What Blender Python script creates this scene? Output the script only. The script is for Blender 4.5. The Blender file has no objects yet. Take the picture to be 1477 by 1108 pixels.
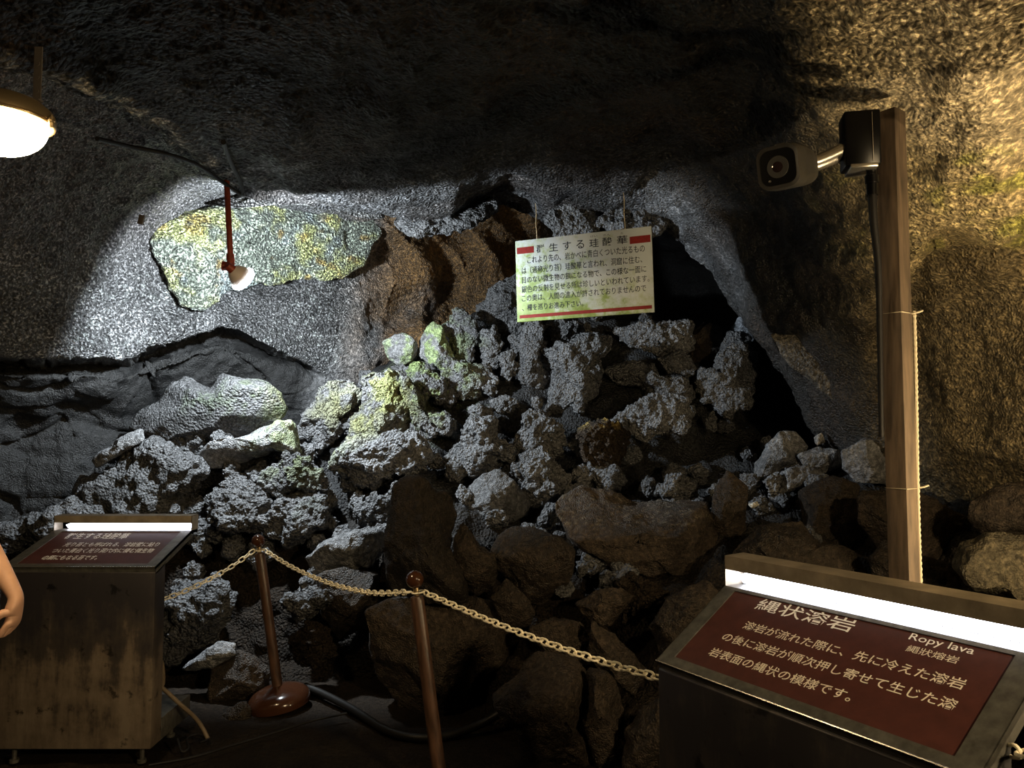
import bpy, bmesh, math, random
import numpy as np
from mathutils import Vector, Matrix

# ------------------------------------------------------------------ camera, world, exposure
SC = bpy.context.scene
COL = SC.collection
FW, FH, FPX, CAMH, PITCH = 1477.0, 1108.0, 1110.0, 1.5, math.radians(3.5)
cam_data = bpy.data.cameras.new('camera')
cam_data.sensor_fit = 'HORIZONTAL'
cam_data.sensor_width = 36.0
cam_data.lens = 36.0 * FPX / FW
cam_data.clip_start = 0.05
cam = bpy.data.objects.new('camera', cam_data)
COL.objects.link(cam)
cam.location = (0, 0, CAMH)
cam.rotation_euler = (math.pi / 2 + PITCH, 0, 0)
SC.camera = cam
world = bpy.data.worlds.new('cave_darkness')
SC.world = world
world.use_nodes = True
world.node_tree.nodes['Background'].inputs[0].default_value = (0.9, 0.8, 0.7, 1)
world.node_tree.nodes['Background'].inputs[1].default_value = 0.0012
SC.view_settings.view_transform = 'Standard'
SC.view_settings.look = 'None'
SC.view_settings.gamma = 1.0
SC.view_settings.use_curve_mapping = False
SC.view_settings.exposure = 0.0
# lamp strengths (each lamp is built further down)
POWER_SPOT = 800.0          # cold floodlight on the red pipe, W
GLOW_LEFT = 130.0           # emission of the bulkhead lamp glass on the left
GLOW_RIGHT = 420.0         # unseen floodlight washing the right wall, with an added visor
GLOW_BACK = 1000.0          # bulkhead lamp right of the path, out of frame
GLOW_STRIP = 13.0           # light strips under the lectern hoods

sp, cp = math.sin(PITCH), math.cos(PITCH)


def P(px, py, d):
    """world point seen in direction (px, py) at world depth y = d"""
    u = (np.asarray(px, float) - FW / 2) / FPX
    v = (FH / 2 - np.asarray(py, float)) / FPX
    den = cp - v * sp
    d = np.asarray(d, float)
    return np.stack(np.broadcast_arrays(u * d / den, d, CAMH + d * (sp + v * cp) / den), -1)


def V(px, py, d):
    return Vector(P(px, py, d).tolist())


# ------------------------------------------------------------------ noise
def _h(ix, iy, iz, seed):
    n = (ix.astype(np.uint32) * np.uint32(374761393) + iy.astype(np.uint32) * np.uint32(668265263)
         + iz.astype(np.uint32) * np.uint32(2147483647) + np.uint32((seed * 144665) & 0xffffffff))
    n = (n ^ (n >> np.uint32(13))) * np.uint32(1274126177)
    n = (n ^ (n >> np.uint32(16))) * np.uint32(2246822519)
    n = n ^ (n >> np.uint32(13))
    return n.astype(np.float64) / 4294967295.0


def vnoise(p, seed=0):
    i = np.floor(p).astype(np.int64)
    f = p - i
    f = f * f * f * (f * (f * 6 - 15) + 10)
    out = 0
    for a in (0, 1):
        for b in (0, 1):
            for c in (0, 1):
                w = (f[:, 0] if a else 1 - f[:, 0]) * (f[:, 1] if b else 1 - f[:, 1]) * (f[:, 2] if c else 1 - f[:, 2])
                out = out + w * _h(i[:, 0] + a, i[:, 1] + b, i[:, 2] + c, seed)
    return out * 2 - 1


ROT = np.array([[0.8, 0.36, -0.48], [-0.6, 0.48, -0.64], [0, 0.8, 0.6]])


def fbm(p, oct=4, seed=0, gain=0.5):
    a, s, out = 1.0, 0.0, 0
    for k in range(oct):
        out = out + a * vnoise(p, seed + k * 7)
        s += a
        a *= gain
        p = p @ ROT.T * 2.03 + 3.7
    return out / s


def ridged(p, oct=4, seed=0):
    a, s, out = 1.0, 0.0, 0
    for k in range(oct):
        out = out + a * (1 - np.abs(vnoise(p, seed + k * 7)) * 2)
        s += a
        a *= 0.5
        p = p @ ROT.T * 2.03 + 3.7
    return out / s


def worley(p, seed=0):
    i = np.floor(p).astype(np.int64)
    f = p - i
    best = np.full(len(p), 9.0)
    for a in (-1, 0, 1):
        for b in (-1, 0, 1):
            for c in (-1, 0, 1):
                x, y, z = i[:, 0] + a, i[:, 1] + b, i[:, 2] + c
                d = ((a + _h(x, y, z, seed) - f[:, 0]) ** 2 + (b + _h(x, y, z, seed + 11) - f[:, 1]) ** 2
                     + (c + _h(x, y, z, seed + 23) - f[:, 2]) ** 2)
                best = np.minimum(best, d)
    return np.sqrt(best)


def sstep(a, b, x):
    t = np.clip((x - a) / (b - a), 0, 1)
    return t * t * (3 - 2 * t)


# ------------------------------------------------------------------ mesh helpers
def new_mesh(name, verts, faces_flat, counts, smooth=True, tint=None):
    me = bpy.data.meshes.new(name)
    verts = np.asarray(verts, np.float32)
    faces_flat = np.asarray(faces_flat, np.int32)
    counts = np.asarray(counts, np.int32)
    me.vertices.add(len(verts))
    me.vertices.foreach_set('co', verts.ravel())
    me.loops.add(len(faces_flat))
    me.loops.foreach_set('vertex_index', faces_flat)
    me.polygons.add(len(counts))
    starts = np.concatenate([[0], np.cumsum(counts)[:-1]]).astype(np.int32)
    me.polygons.foreach_set('loop_start', starts)
    me.polygons.foreach_set('loop_total', counts)
    me.update(calc_edges=True)
    me.validate()
    if smooth:
        me.polygons.foreach_set('use_smooth', np.ones(len(me.polygons), bool))
    if tint is not None:
        at = me.attributes.new('tint', 'FLOAT_COLOR', 'POINT')
        t4 = np.ones((len(verts), 4), np.float32)
        t4[:, :3] = tint
        at.data.foreach_set('color', t4.ravel())
    return me


def link(name, me, mat=None, parent=None):
    o = bpy.data.objects.new(name, me)
    COL.objects.link(o)
    if mat is not None and me is not None:
        me.materials.append(mat)
    if parent is not None:
        o.parent = parent
    return o


def tag(o, label, cat=None, group=None, kind=None):
    if label:
        o['label'] = label
    if cat:
        o['category'] = cat
    if group:
        o['group'] = group
    if kind:
        o['kind'] = kind
    return o


def thing(name, label, cat, loc=(0, 0, 0), rot=None, group=None):
    o = bpy.data.objects.new(name, None)
    o.empty_display_size = 0.1
    COL.objects.link(o)
    o.location = loc
    if rot is not None:
        o.rotation_euler = rot
    return tag(o, label, cat, group)


class MB:
    """collects simple solids into one mesh"""

    def __init__(self):
        self.v, self.f = [], []

    def add(self, verts, faces):
        n = len(self.v)
        self.v += [tuple(p) for p in verts]
        self.f += [tuple(i + n for i in q) for q in faces]
        return self

    def box(self, c, s, R=None):
        c = Vector(c)
        vs = []
        for z in (-1, 1):
            for y in (-1, 1):
                for x in (-1, 1):
                    p = Vector((x * s[0] / 2, y * s[1] / 2, z * s[2] / 2))
                    if R is not None:
                        p = R @ p
                    vs.append(c + p)
        return self.add(vs, [(0, 2, 3, 1), (4, 5, 7, 6), (0, 1, 5, 4), (2, 6, 7, 3), (0, 4, 6, 2), (1, 3, 7, 5)])

    def quadplate(self, a, b, c, d, t):
        """plate of thickness t behind the quad a b c d (counter-clockwise seen from its front)"""
        a, b, c, d = map(Vector, (a, b, c, d))
        n = (b - a).cross(d - a).normalized() * t
        return self.add([a, b, c, d, a - n, b - n, c - n, d - n],
                        [(0, 1, 2, 3), (7, 6, 5, 4), (0, 4, 5, 1), (1, 5, 6, 2), (2, 6, 7, 3), (3, 7, 4, 0)])

    def lathe(self, prof, n=24, M=None):
        vs, fs = [], []
        for (r, z) in prof:
            for k in range(n):
                a = 2 * math.pi * k / n
                p = Vector((r * math.cos(a), r * math.sin(a), z))
                vs.append(M @ p if M is not None else p)
        for i in range(len(prof) - 1):
            for k in range(n):
                k2 = (k + 1) % n
                fs.append((i * n + k, i * n + k2, (i + 1) * n + k2, (i + 1) * n + k))
        fs.append(tuple(reversed(range(n))))
        fs.append(tuple((len(prof) - 1) * n + k for k in range(n)))
        return self.add(vs, fs)

    def tube(self, pts, r, n=8, closed=False, rfun=None):
        pts = [Vector(p) for p in pts]
        m = len(pts)
        vs, fs = [], []
        prev = None
        for i, p in enumerate(pts):
            if closed:
                t = (pts[(i + 1) % m] - pts[i - 1]).normalized()
            else:
                t = (pts[min(i + 1, m - 1)] - pts[max(i - 1, 0)]).normalized()
            if prev is None:
                up = Vector((0, 0, 1)) if abs(t.z) < 0.9 else Vector((1, 0, 0))
                a = t.cross(up).normalized()
            else:
                a = (prev - t * prev.dot(t)).normalized()
            prev = a
            b = t.cross(a)
            rr = rfun(i) if rfun else (r[i] if hasattr(r, '__len__') else r)
            for k in range(n):
                g = 2 * math.pi * k / n
                vs.append(p + (a * math.cos(g) + b * math.sin(g)) * rr)
        for i in range(m if closed else m - 1):
            j = (i + 1) % m
            for k in range(n):
                k2 = (k + 1) % n
                fs.append((i * n + k, i * n + k2, j * n + k2, j * n + k))
        if not closed:
            fs.append(tuple(reversed(range(n))))
            fs.append(tuple((m - 1) * n + k for k in range(n)))
        return self.add(vs, fs)

    def build(self, name, mat, parent=None, smooth=False, bevel=0.0, segs=2, loc=None):
        me = bpy.data.meshes.new(name)
        me.from_pydata(self.v, [], self.f)
        me.update()
        bm = bmesh.new()
        bm.from_mesh(me)
        bmesh.ops.recalc_face_normals(bm, faces=bm.faces)
        if bevel > 0:
            bmesh.ops.bevel(bm, geom=[e for e in bm.edges if len(e.link_faces) == 2 and e.calc_face_angle(0) > 0.5],
                            offset=bevel, segments=segs, profile=0.5, affect='EDGES')
        bm.to_mesh(me)
        bm.free()
        if smooth or bevel > 0:
            me.polygons.foreach_set('use_smooth', np.ones(len(me.polygons), bool))
            try:
                me.set_sharp_from_angle(angle=math.radians(40))
            except Exception:
                pass
        o = link(name, me, mat, parent)
        if loc is not None:
            o.location = loc
        return o


def crom(pts, n):
    """Catmull-Rom through pts, n points per span"""
    p = np.asarray([tuple(q) for q in pts], float)
    p = np.concatenate([[2 * p[0] - p[1]], p, [2 * p[-1] - p[-2]]])
    out = []
    for i in range(1, len(p) - 2):
        for k in range(n):
            t = k / n
            a, b, c, d = p[i - 1], p[i], p[i + 1], p[i + 2]
            out.append(0.5 * ((2 * b) + (-a + c) * t + (2 * a - 5 * b + 4 * c - d) * t * t + (-a + 3 * b - 3 * c + d) * t ** 3))
    out.append(p[-2])
    return np.array(out)


def arrange(o, origin):
    """move an object's origin without moving its vertices"""
    o.data.transform(Matrix.Translation(-Vector(origin)))
    o.location = origin
    return o


# ------------------------------------------------------------------ materials
def nodes_of(name):
    m = bpy.data.materials.new(name)
    m.use_nodes = True
    nt = m.node_tree
    b = nt.nodes['Principled BSDF']
    return m, nt, b


def N(nt, t, **kw):
    n = nt.nodes.new(t)
    for k, v in kw.items():
        if k in n.inputs:
            n.inputs[k].default_value = v
        else:
            setattr(n, k, v)
    return n


def ramp(nt, stops):
    r = nt.nodes.new('ShaderNodeValToRGB')
    e = r.color_ramp.elements
    while len(e) > len(stops):
        e.remove(e[-1])
    while len(e) < len(stops):
        e.new(0.5)
    for q, (pos, c) in zip(e, stops):
        q.position = pos
        q.color = (c[0], c[1], c[2], 1) if hasattr(c, '__len__') else (c, c, c, 1)
    return r


def rock_material(name, rough=(0.4, 0.75), spec=0.5, bump=0.6, dist=0.02, s1=38.0, s2=110.0, pit=0.5, con=((0.3, 0.45), (0.5, 0.95), (0.72, 1.7))):
    m, nt, b = nodes_of(name)
    L = nt.links.new
    tc = N(nt, 'ShaderNodeNewGeometry')
    at = N(nt, 'ShaderNodeAttribute', attribute_name='tint')
    n1 = N(nt, 'ShaderNodeTexNoise', Scale=s1, Detail=6.0, Roughness=0.62)
    n2 = N(nt, 'ShaderNodeTexVoronoi', Scale=s2)
    n3 = N(nt, 'ShaderNodeTexNoise', Scale=4.0, Detail=4.0)
    for n in (n1, n2, n3):
        L(tc.outputs['Position'], n.inputs['Vector'])
    r1 = ramp(nt, list(con))
    L(n1.outputs['Fac'], r1.inputs[0])
    r3 = ramp(nt, [(0.3, 0.7), (0.7, 1.25)])
    L(n3.outputs['Fac'], r3.inputs[0])
    mu = N(nt, 'ShaderNodeMix', data_type='RGBA', blend_type='MULTIPLY')
    mu.inputs[0].default_value = 1.0
    L(at.outputs['Color'], mu.inputs[6])
    L(r1.outputs[0], mu.inputs[7])
    mu2 = N(nt, 'ShaderNodeMix', data_type='RGBA', blend_type='MULTIPLY')
    mu2.inputs[0].default_value = 1.0
    L(mu.outputs[2], mu2.inputs[6])
    L(r3.outputs[0], mu2.inputs[7])
    L(mu2.outputs[2], b.inputs['Base Color'])
    rr = N(nt, 'ShaderNodeMapRange')
    rr.inputs['From Min'].default_value = 0.35
    rr.inputs['From Max'].default_value = 0.65
    rr.inputs['To Min'].default_value = rough[0]
    rr.inputs['To Max'].default_value = rough[1]
    L(n3.outputs['Fac'], rr.inputs['Value'])
    L(rr.outputs[0], b.inputs['Roughness'])
    b.inputs['Specular IOR Level'].default_value = spec
    add = N(nt, 'ShaderNodeMath', operation='MULTIPLY_ADD')
    L(n2.outputs['Distance'], add.inputs[0])
    add.inputs[1].default_value = -pit
    L(n1.outputs['Fac'], add.inputs[2])
    bp = N(nt, 'ShaderNodeBump', Strength=bump, Distance=dist)
    L(add.outputs[0], bp.inputs['Height'])
    L(bp.outputs[0], b.inputs['Normal'])
    return m


def plain(name, col, rough=0.5, metal=0.0, var=0.0, scale=20.0, bump=0.0, spec=0.5, emit=None, es=0.0, stretch=None):
    m, nt, b = nodes_of(name)
    L = nt.links.new
    b.inputs['Base Color'].default_value = (*col, 1)
    b.inputs['Roughness'].default_value = rough
    b.inputs['Metallic'].default_value = metal
    b.inputs['Specular IOR Level'].default_value = spec
    if var > 0 or bump > 0:
        tc = N(nt, 'ShaderNodeTexCoord')
        n = N(nt, 'ShaderNodeTexNoise', Scale=scale, Detail=5.0, Roughness=0.6)
        if stretch:
            mp = N(nt, 'ShaderNodeMapping')
            mp.inputs['Scale'].default_value = stretch
            L(tc.outputs['Object'], mp.inputs['Vector'])
            L(mp.outputs[0], n.inputs['Vector'])
        else:
            L(tc.outputs['Object'], n.inputs['Vector'])
        r = ramp(nt, [(0.3, tuple(c * (1 - var) for c in col)), (0.7, tuple(min(1, c * (1 + var)) for c in col))])
        L(n.outputs['Fac'], r.inputs[0])
        L(r.outputs[0], b.inputs['Base Color'])
        if bump > 0:
            bp = N(nt, 'ShaderNodeBump', Strength=bump, Distance=0.004)
            L(n.outputs['Fac'], bp.inputs['Height'])
            L(bp.outputs[0], b.inputs['Normal'])
    if emit is not None:
        b.inputs['Emission Color'].default_value = (*emit, 1)
        b.inputs['Emission Strength'].default_value = es
    return m


SPECK = ((0.40, 0.25), (0.52, 0.7), (0.60, 2.6), (0.68, 4.2))  # pale upper stops paint wet glints as colour
M_ceiling = rock_material('wet_ceiling_lava', rough=(0.36, 0.55), spec=0.16, bump=1.0, dist=0.05, s1=46, s2=52, pit=1.0, con=((0.42, 0.3), (0.55, 1.0), (0.66, 3.2)))  # steep colour ramp paints wet glints on the roof
M_wall = rock_material('cave_wall_lava', rough=(0.35, 0.7), spec=0.5, bump=0.9, dist=0.025, s1=42, s2=75, pit=0.7, con=((0.38, 0.35), (0.52, 0.9), (0.66, 2.4)))
M_slab = rock_material('glint_speckled_wall_lava', rough=(0.3, 0.55), spec=0.6, bump=1.0, dist=0.04, s1=62, s2=60, pit=1.0, con=SPECK)
M_smooth = rock_material('smooth_wall_slabs', rough=(0.45, 0.75), spec=0.4, bump=0.9, dist=0.02, s1=34, s2=110, pit=0.3, con=((0.34, 0.4), (0.5, 0.9), (0.68, 1.9)))
M_clink = rock_material('clinker_lava', rough=(0.65, 0.95), spec=0.18, bump=0.9, dist=0.045, s1=52, s2=62, pit=1.0, con=((0.34, 0.35), (0.5, 0.9), (0.68, 1.5)))
M_block = rock_material('dense_block_lava', rough=(0.5, 0.85), spec=0.35, bump=0.8, dist=0.02, s1=44, s2=120, pit=0.5, con=((0.34, 0.4), (0.5, 0.9), (0.68, 1.9)))
M_floor = rock_material('damp_earth_floor', rough=(0.7, 0.95), spec=0.1, bump=0.8, dist=0.015, s1=45, s2=90, pit=0.4)


def steel_material():
    m, nt, b = nodes_of('stained_stainless_steel')
    L = nt.links.new
    tc = N(nt, 'ShaderNodeTexCoord')
    mp = N(nt, 'ShaderNodeMapping')
    mp.inputs['Scale'].default_value = (9, 9, 1.6)
    L(tc.outputs['Object'], mp.inputs['Vector'])
    n1 = N(nt, 'ShaderNodeTexNoise', Scale=1.6, Detail=7.0, Roughness=0.65)      # runs
    L(mp.outputs[0], n1.inputs['Vector'])
    n2 = N(nt, 'ShaderNodeTexNoise', Scale=6.0, Detail=7.0, Roughness=0.7)       # blotches
    L(tc.outputs['Object'], n2.inputs['Vector'])
    add = N(nt, 'ShaderNodeMath', operation='ADD')
    L(n1.outputs['Fac'], add.inputs[0])
    L(n2.outputs['Fac'], add.inputs[1])
    sz = N(nt, 'ShaderNodeSeparateXYZ')
    L(tc.outputs['Object'], sz.inputs[0])
    dz_ = N(nt, 'ShaderNodeMapRange')
    dz_.inputs['From Min'].default_value = 0.75
    dz_.inputs['From Max'].default_value = 0.30
    dz_.inputs['To Min'].default_value = -0.16
    dz_.inputs['To Max'].default_value = 0.10
    L(sz.outputs['Z'], dz_.inputs['Value'])
    hf = N(nt, 'ShaderNodeMath', operation='MULTIPLY_ADD')
    hf.inputs[1].default_value = 0.5
    L(add.outputs[0], hf.inputs[0])
    L(dz_.outputs[0], hf.inputs[2])
    n4 = N(nt, 'ShaderNodeTexNoise', Scale=11.0, Detail=5.0, Roughness=0.6)       # rust spots
    L(tc.outputs['Object'], n4.inputs['Vector'])
    r = ramp(nt, [(0.36, (0.040, 0.036, 0.040)), (0.48, (0.08, 0.066, 0.056)), (0.56, (0.20, 0.155, 0.115)), (0.68, (0.30, 0.24, 0.18))])
    L(hf.outputs[0], r.inputs[0])
    r4 = ramp(nt, [(0.60, 1.0), (0.66, 0.28)])
    L(n4.outputs['Fac'], r4.inputs[0])
    mx_ = N(nt, 'ShaderNodeMix', data_type='RGBA', blend_type='MULTIPLY')
    mx_.inputs[0].default_value = 1.0
    L(r.outputs[0], mx_.inputs[6])
    L(r4.outputs[0], mx_.inputs[7])
    L(mx_.outputs[2], b.inputs['Base Color'])
    b.inputs['Metallic'].default_value = 0.55
    rr = N(nt, 'ShaderNodeMapRange')
    rr.inputs['To Min'].default_value = 0.35
    rr.inputs['To Max'].default_value = 0.6
    L(n2.outputs['Fac'], rr.inputs['Value'])
    L(rr.outputs[0], b.inputs['Roughness'])
    bp = N(nt, 'ShaderNodeBump', Strength=0.15, Distance=0.003)
    L(n2.outputs['Fac'], bp.inputs['Height'])
    L(bp.outputs[0], b.inputs['Normal'])
    return m


M_steel = steel_material()
M_hood = plain('lamplit_steel_hood', (0.36, 0.30, 0.22), 0.38, 0.55, 0.35, 12, 0.05)  # lighter than the body steel, painting lamp light onto the hood
M_frame = plain('dull_steel_frame', (0.13, 0.125, 0.11), 0.42, 0.6, 0.4, 30)
M_red = plain('maroon_panel', (0.060, 0.019, 0.015), 0.5, 0.0, 0.18, 25, 0.05, spec=0.25)
M_letter = plain('cream_lettering', (0.72, 0.66, 0.56), 0.6)
M_whiteletter = plain('white_lettering', (0.85, 0.85, 0.85), 0.6)
M_strip = plain('white_light_strip', (0.9, 0.9, 0.95), 0.5, emit=(0.80, 0.84, 1.0), es=GLOW_STRIP)
M_diff = plain('white_hood_lining', (0.22, 0.22, 0.24), 0.4)
M_postbrown = plain('worn_brown_paint', (0.058, 0.030, 0.019), 0.38, 0.0, 0.75, 16, 0.3, stretch=(3, 3, 0.5))
M_ball = plain('glossy_brown_knob', (0.042, 0.016, 0.008), 0.16)
M_chain = plain('cream_plastic_chain', (0.88, 0.80, 0.62), 0.35)
M_wood = plain('weathered_timber', (0.10, 0.068, 0.043), 0.75, 0.0, 0.6, 9, 0.6, stretch=(4, 4, 0.5))
M_black = plain('black_plastic', (0.003, 0.003, 0.0035), 0.28, spec=0.18)
M_camgrey = plain('grey_camera_housing', (0.022, 0.02, 0.018), 0.45)
M_chrome = plain('bright_metal', (0.5, 0.47, 0.42), 0.25, 0.9)
M_cable = plain('dark_cable_sheath', (0.007, 0.006, 0.006), 0.6, spec=0.25)
M_hose = plain('dark_hose', (0.008, 0.007, 0.006), 0.5, spec=0.3)
M_tan = plain('tan_cable', (0.13, 0.095, 0.06), 0.6)
M_string = plain('pale_string', (0.55, 0.47, 0.33), 0.7)
M_redpipe = plain('rusty_red_pipe', (0.20, 0.032, 0.014), 0.45, 0.2, 0.4, 30, 0.2)
M_lamphead = plain('pale_lamp_glass', (0.55, 0.47, 0.43), 0.4)
M_coldlens = plain('cold_lamp_lens', (1, 1, 1), 0.4, emit=(0.86, 0.95, 1.0), es=45.0)
M_lampmetal = plain('brass_lamp_metal', (0.30, 0.22, 0.12), 0.35, 0.7)
M_bracket = plain('perforated_grey_bracket', (0.12, 0.10, 0.085), 0.6, 0.3)
M_plinth = plain('dark_slab_board', (0.018, 0.015, 0.013), 0.4, 0.0, 0.3)
M_ink = plain('navy_sign_ink', (0.012, 0.018, 0.035), 0.6)
M_signred = plain('red_sign_bar', (0.24, 0.012, 0.010), 0.5, 0, 0.2, 60)
M_skin = plain('skin', (0.62, 0.36, 0.24), 0.5, 0, 0.08, 30)
M_shirt = plain('dark_shirt', (0.02, 0.02, 0.024), 0.9, 0, 0.2, 40)
M_jeans = plain('blue_jeans', (0.012, 0.022, 0.05), 0.85, 0, 0.25, 60)
M_hair = plain('black_hair', (0.012, 0.01, 0.009), 0.5, 0, 0.3, 60)
M_shoe = plain('grey_shoe', (0.08, 0.08, 0.085), 0.7)
M_silver = plain('silver_band', (0.8, 0.8, 0.8), 0.2, 1.0)
M_eye = plain('eye', (0.75, 0.72, 0.7), 0.2)


def sign_material():
    m, nt, b = nodes_of('algae_stained_white_board')
    L = nt.links.new
    tc = N(nt, 'ShaderNodeTexCoord')
    n1 = N(nt, 'ShaderNodeTexNoise', Scale=9.0, Detail=8.0, Roughness=0.72)
    L(tc.outputs['Object'], n1.inputs['Vector'])
    sx = N(nt, 'ShaderNodeSeparateXYZ')
    L(tc.outputs['Object'], sx.inputs[0])          # x along the board 0..0.9, z down -0.53..0
    a = N(nt, 'ShaderNodeMath', operation='MULTIPLY_ADD')
    L(sx.outputs['X'], a.inputs[0])
    a.inputs[1].default_value = -0.30
    a.inputs[2].default_value = 0.02
    c = N(nt, 'ShaderNodeMath', operation='MULTIPLY_ADD')
    L(sx.outputs['Z'], c.inputs[0])
    c.inputs[1].default_value = -0.50
    L(a.outputs[0], c.inputs[2])
    s = N(nt, 'ShaderNodeMath', operation='ADD')
    L(n1.outputs['Fac'], s.inputs[0])
    L(c.outputs[0], s.inputs[1])
    r = ramp(nt, [(0.44, (0.58, 0.64, 0.68)), (0.56, (0.48, 0.55, 0.45)), (0.64, (0.29, 0.39, 0.13)), (0.8, (0.17, 0.24, 0.04))])
    L(s.outputs[0], r.inputs[0])
    L(r.outputs[0], b.inputs['Base Color'])
    b.inputs['Roughness'].default_value = 0.45
    return m


M_sign = sign_material()

# ------------------------------------------------------------------ rock sheets (walls, ceiling)
BAS = np.array([0.125, 0.126, 0.131])          # basalt
BRN = np.array([0.032, 0.023, 0.016])          # browner basalt


def moss_mix(tint, w, centre, r, col, seed, strength=1.0, scale=14.0, thr=0.0):
    d = np.linalg.norm(w - np.asarray(centre), axis=1)
    n = fbm(w * scale, 4, seed)
    k = np.clip((1 - d / r) * 1.5, 0, 1) * sstep(-0.15 + thr, 0.25 + thr, n) * strength
    return tint * (1 - k[:, None]) + np.asarray(col) * k[:, None]


def growth(tint, w):
    """lamp algae and mineral colours, fixed to places in the cave"""
    tint = moss_mix(tint, w, P(482, 572, 5.2), 0.47, (0.36, 0.37, 0.11), 3, 0.8, 11, -0.15)
    tint = moss_mix(tint, w, P(545, 552, 5.25), 0.44, (0.31, 0.33, 0.11), 5, 0.75, 12, -0.02)
    tint = moss_mix(tint, w, P(610, 500, 5.8), 0.55, (0.23, 0.31, 0.11), 9, 0.8, 10, 0.0)
    tint = moss_mix(tint, w, P(640, 560, 5.5), 0.45, (0.24, 0.31, 0.09), 13, 0.7, 18, 0.1)
    tint = moss_mix(tint, w, P(270, 545, 4.9), 0.35, (0.11, 0.16, 0.07), 15, 0.8, 16, 0.0)
    tint = moss_mix(tint, w, P(385, 560, 4.9), 0.45, (0.11, 0.15, 0.06), 17, 0.8, 14, 0.0)
    tint = moss_mix(tint, w, P(430, 620, 5.0), 0.45, (0.18, 0.22, 0.09), 19, 0.7, 13, 0.0)
    tint = moss_mix(tint, w, P(430, 690, 4.6), 0.38, (0.13, 0.19, 0.10), 21, 0.8, 13, -0.05)
    tint = moss_mix(tint, w, P(425, 735, 4.2), 0.28, (0.15, 0.21, 0.15), 23, 0.9, 12, -0.2)
    return tint


def bicubic(ctrl, nu, nv):
    """ctrl (M, N, 3) -> smooth (nu, nv, 3)"""
    def axis(c, n):
        m = c.shape[0]
        t = np.linspace(0, m - 1 - 1e-9, n)
        i = np.floor(t).astype(int)
        f = (t - i)[:, None, None]
        pc = np.concatenate([2 * c[:1] - c[1:2], c, 2 * c[-1:] - c[-2:-1]])
        a, b, d, e = pc[i], pc[i + 1], pc[i + 2], pc[np.minimum(i + 3, m + 1)]
        return 0.5 * (2 * b + (d - a) * f + (2 * a - 5 * b + 4 * d - e) * f ** 2 + (3 * b - a - 3 * d + e) * f ** 3)
    g = axis(ctrl, nu)
    g = axis(np.swapaxes(g, 0, 1), nv)
    return np.swapaxes(g, 0, 1)


def grid_faces(nu, nv):
    i = np.arange(nu * nv).reshape(nu, nv)
    return np.stack([i[:-1, :-1], i[1:, :-1], i[1:, 1:], i[:-1, 1:]], -1).reshape(-1, 4)


def grid_normals(W):
    du = np.gradient(W, axis=0)
    dv = np.gradient(W, axis=1)
    n = np.cross(du, dv)
    return n / np.maximum(np.linalg.norm(n, axis=2, keepdims=True), 1e-9)


def poly_y(line, x):
    l = np.asarray(line, float)
    return np.interp(x, l[:, 0], l[:, 1])


def face_camera(n, W):
    to = np.array([0, 0, CAMH]) - W
    s = np.sign((n * to).sum(-1, keepdims=True))
    s[s == 0] = 1
    return n * s


def sheet(ctrl, nu, nv, depth_fn, disp_fn, tint_fn):
    g = bicubic(np.asarray(ctrl, float), nu, nv)          # (px, py, d)
    px, py, d = g[..., 0], g[..., 1], g[..., 2]
    d = depth_fn(px, py, d)
    W = P(px, py, d)
    n = face_camera(grid_normals(W), W)
    flat = W.reshape(-1, 3)
    h = disp_fn(flat, px.ravel(), py.ravel())
    flat = flat + n.reshape(-1, 3) * h[:, None]
    tint = tint_fn(flat, px.ravel(), py.ravel(), h)
    return flat, tint, px.ravel(), py.ravel()


def part_sheet(name, flat, tint, faces, keep, mat, extra=None, mat2=None, second=None):
    f = faces[keep]
    used = np.unique(f)
    mp = np.full(len(flat), -1)
    mp[used] = np.arange(len(used))
    v, t, f = flat[used], tint[used], mp[f]
    ff, cc = f.ravel(), np.full(len(f), 4)
    if extra:
        for (ev, ef, et) in extra:
            ff = np.concatenate([ff, (ef + len(v)).ravel()])
            cc = np.concatenate([cc, np.full(len(ef), 3)])
            v = np.concatenate([v, ev])
            t = np.concatenate([t, et])
    o = link(name, new_mesh(name, v, ff, cc, True, t), mat)
    if mat2 is not None:
        o.data.materials.append(mat2)
        mi = np.zeros(len(o.data.polygons), np.int32)
        mi[:keep.sum()] = second[keep]
        o.data.polygons.foreach_set('material_index', mi)
    o['kind'] = 'structure'
    return o


# ---- icosphere cache and traced rocks
ICO = {}


def ico(level):
    if level not in ICO:
        bm = bmesh.new()
        bmesh.ops.create_icosphere(bm, subdivisions=level, radius=1.0)
        v = np.array([x.co[:] for x in bm.verts])
        f = np.array([[q.index for q in x.verts] for x in bm.faces])
        bm.free()
        ICO[level] = (v / np.linalg.norm(v, axis=1, keepdims=True), f)
    return ICO[level]


def mesh_normals(v, f):
    fn = np.cross(v[f[:, 1]] - v[f[:, 0]], v[f[:, 2]] - v[f[:, 0]])
    n = np.zeros_like(v)
    for k in range(3):
        for a in range(3):
            n[:, a] += np.bincount(f[:, k], fn[:, a], len(v))
    return n / np.maximum(np.linalg.norm(n, axis=1, keepdims=True), 1e-12)


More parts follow.
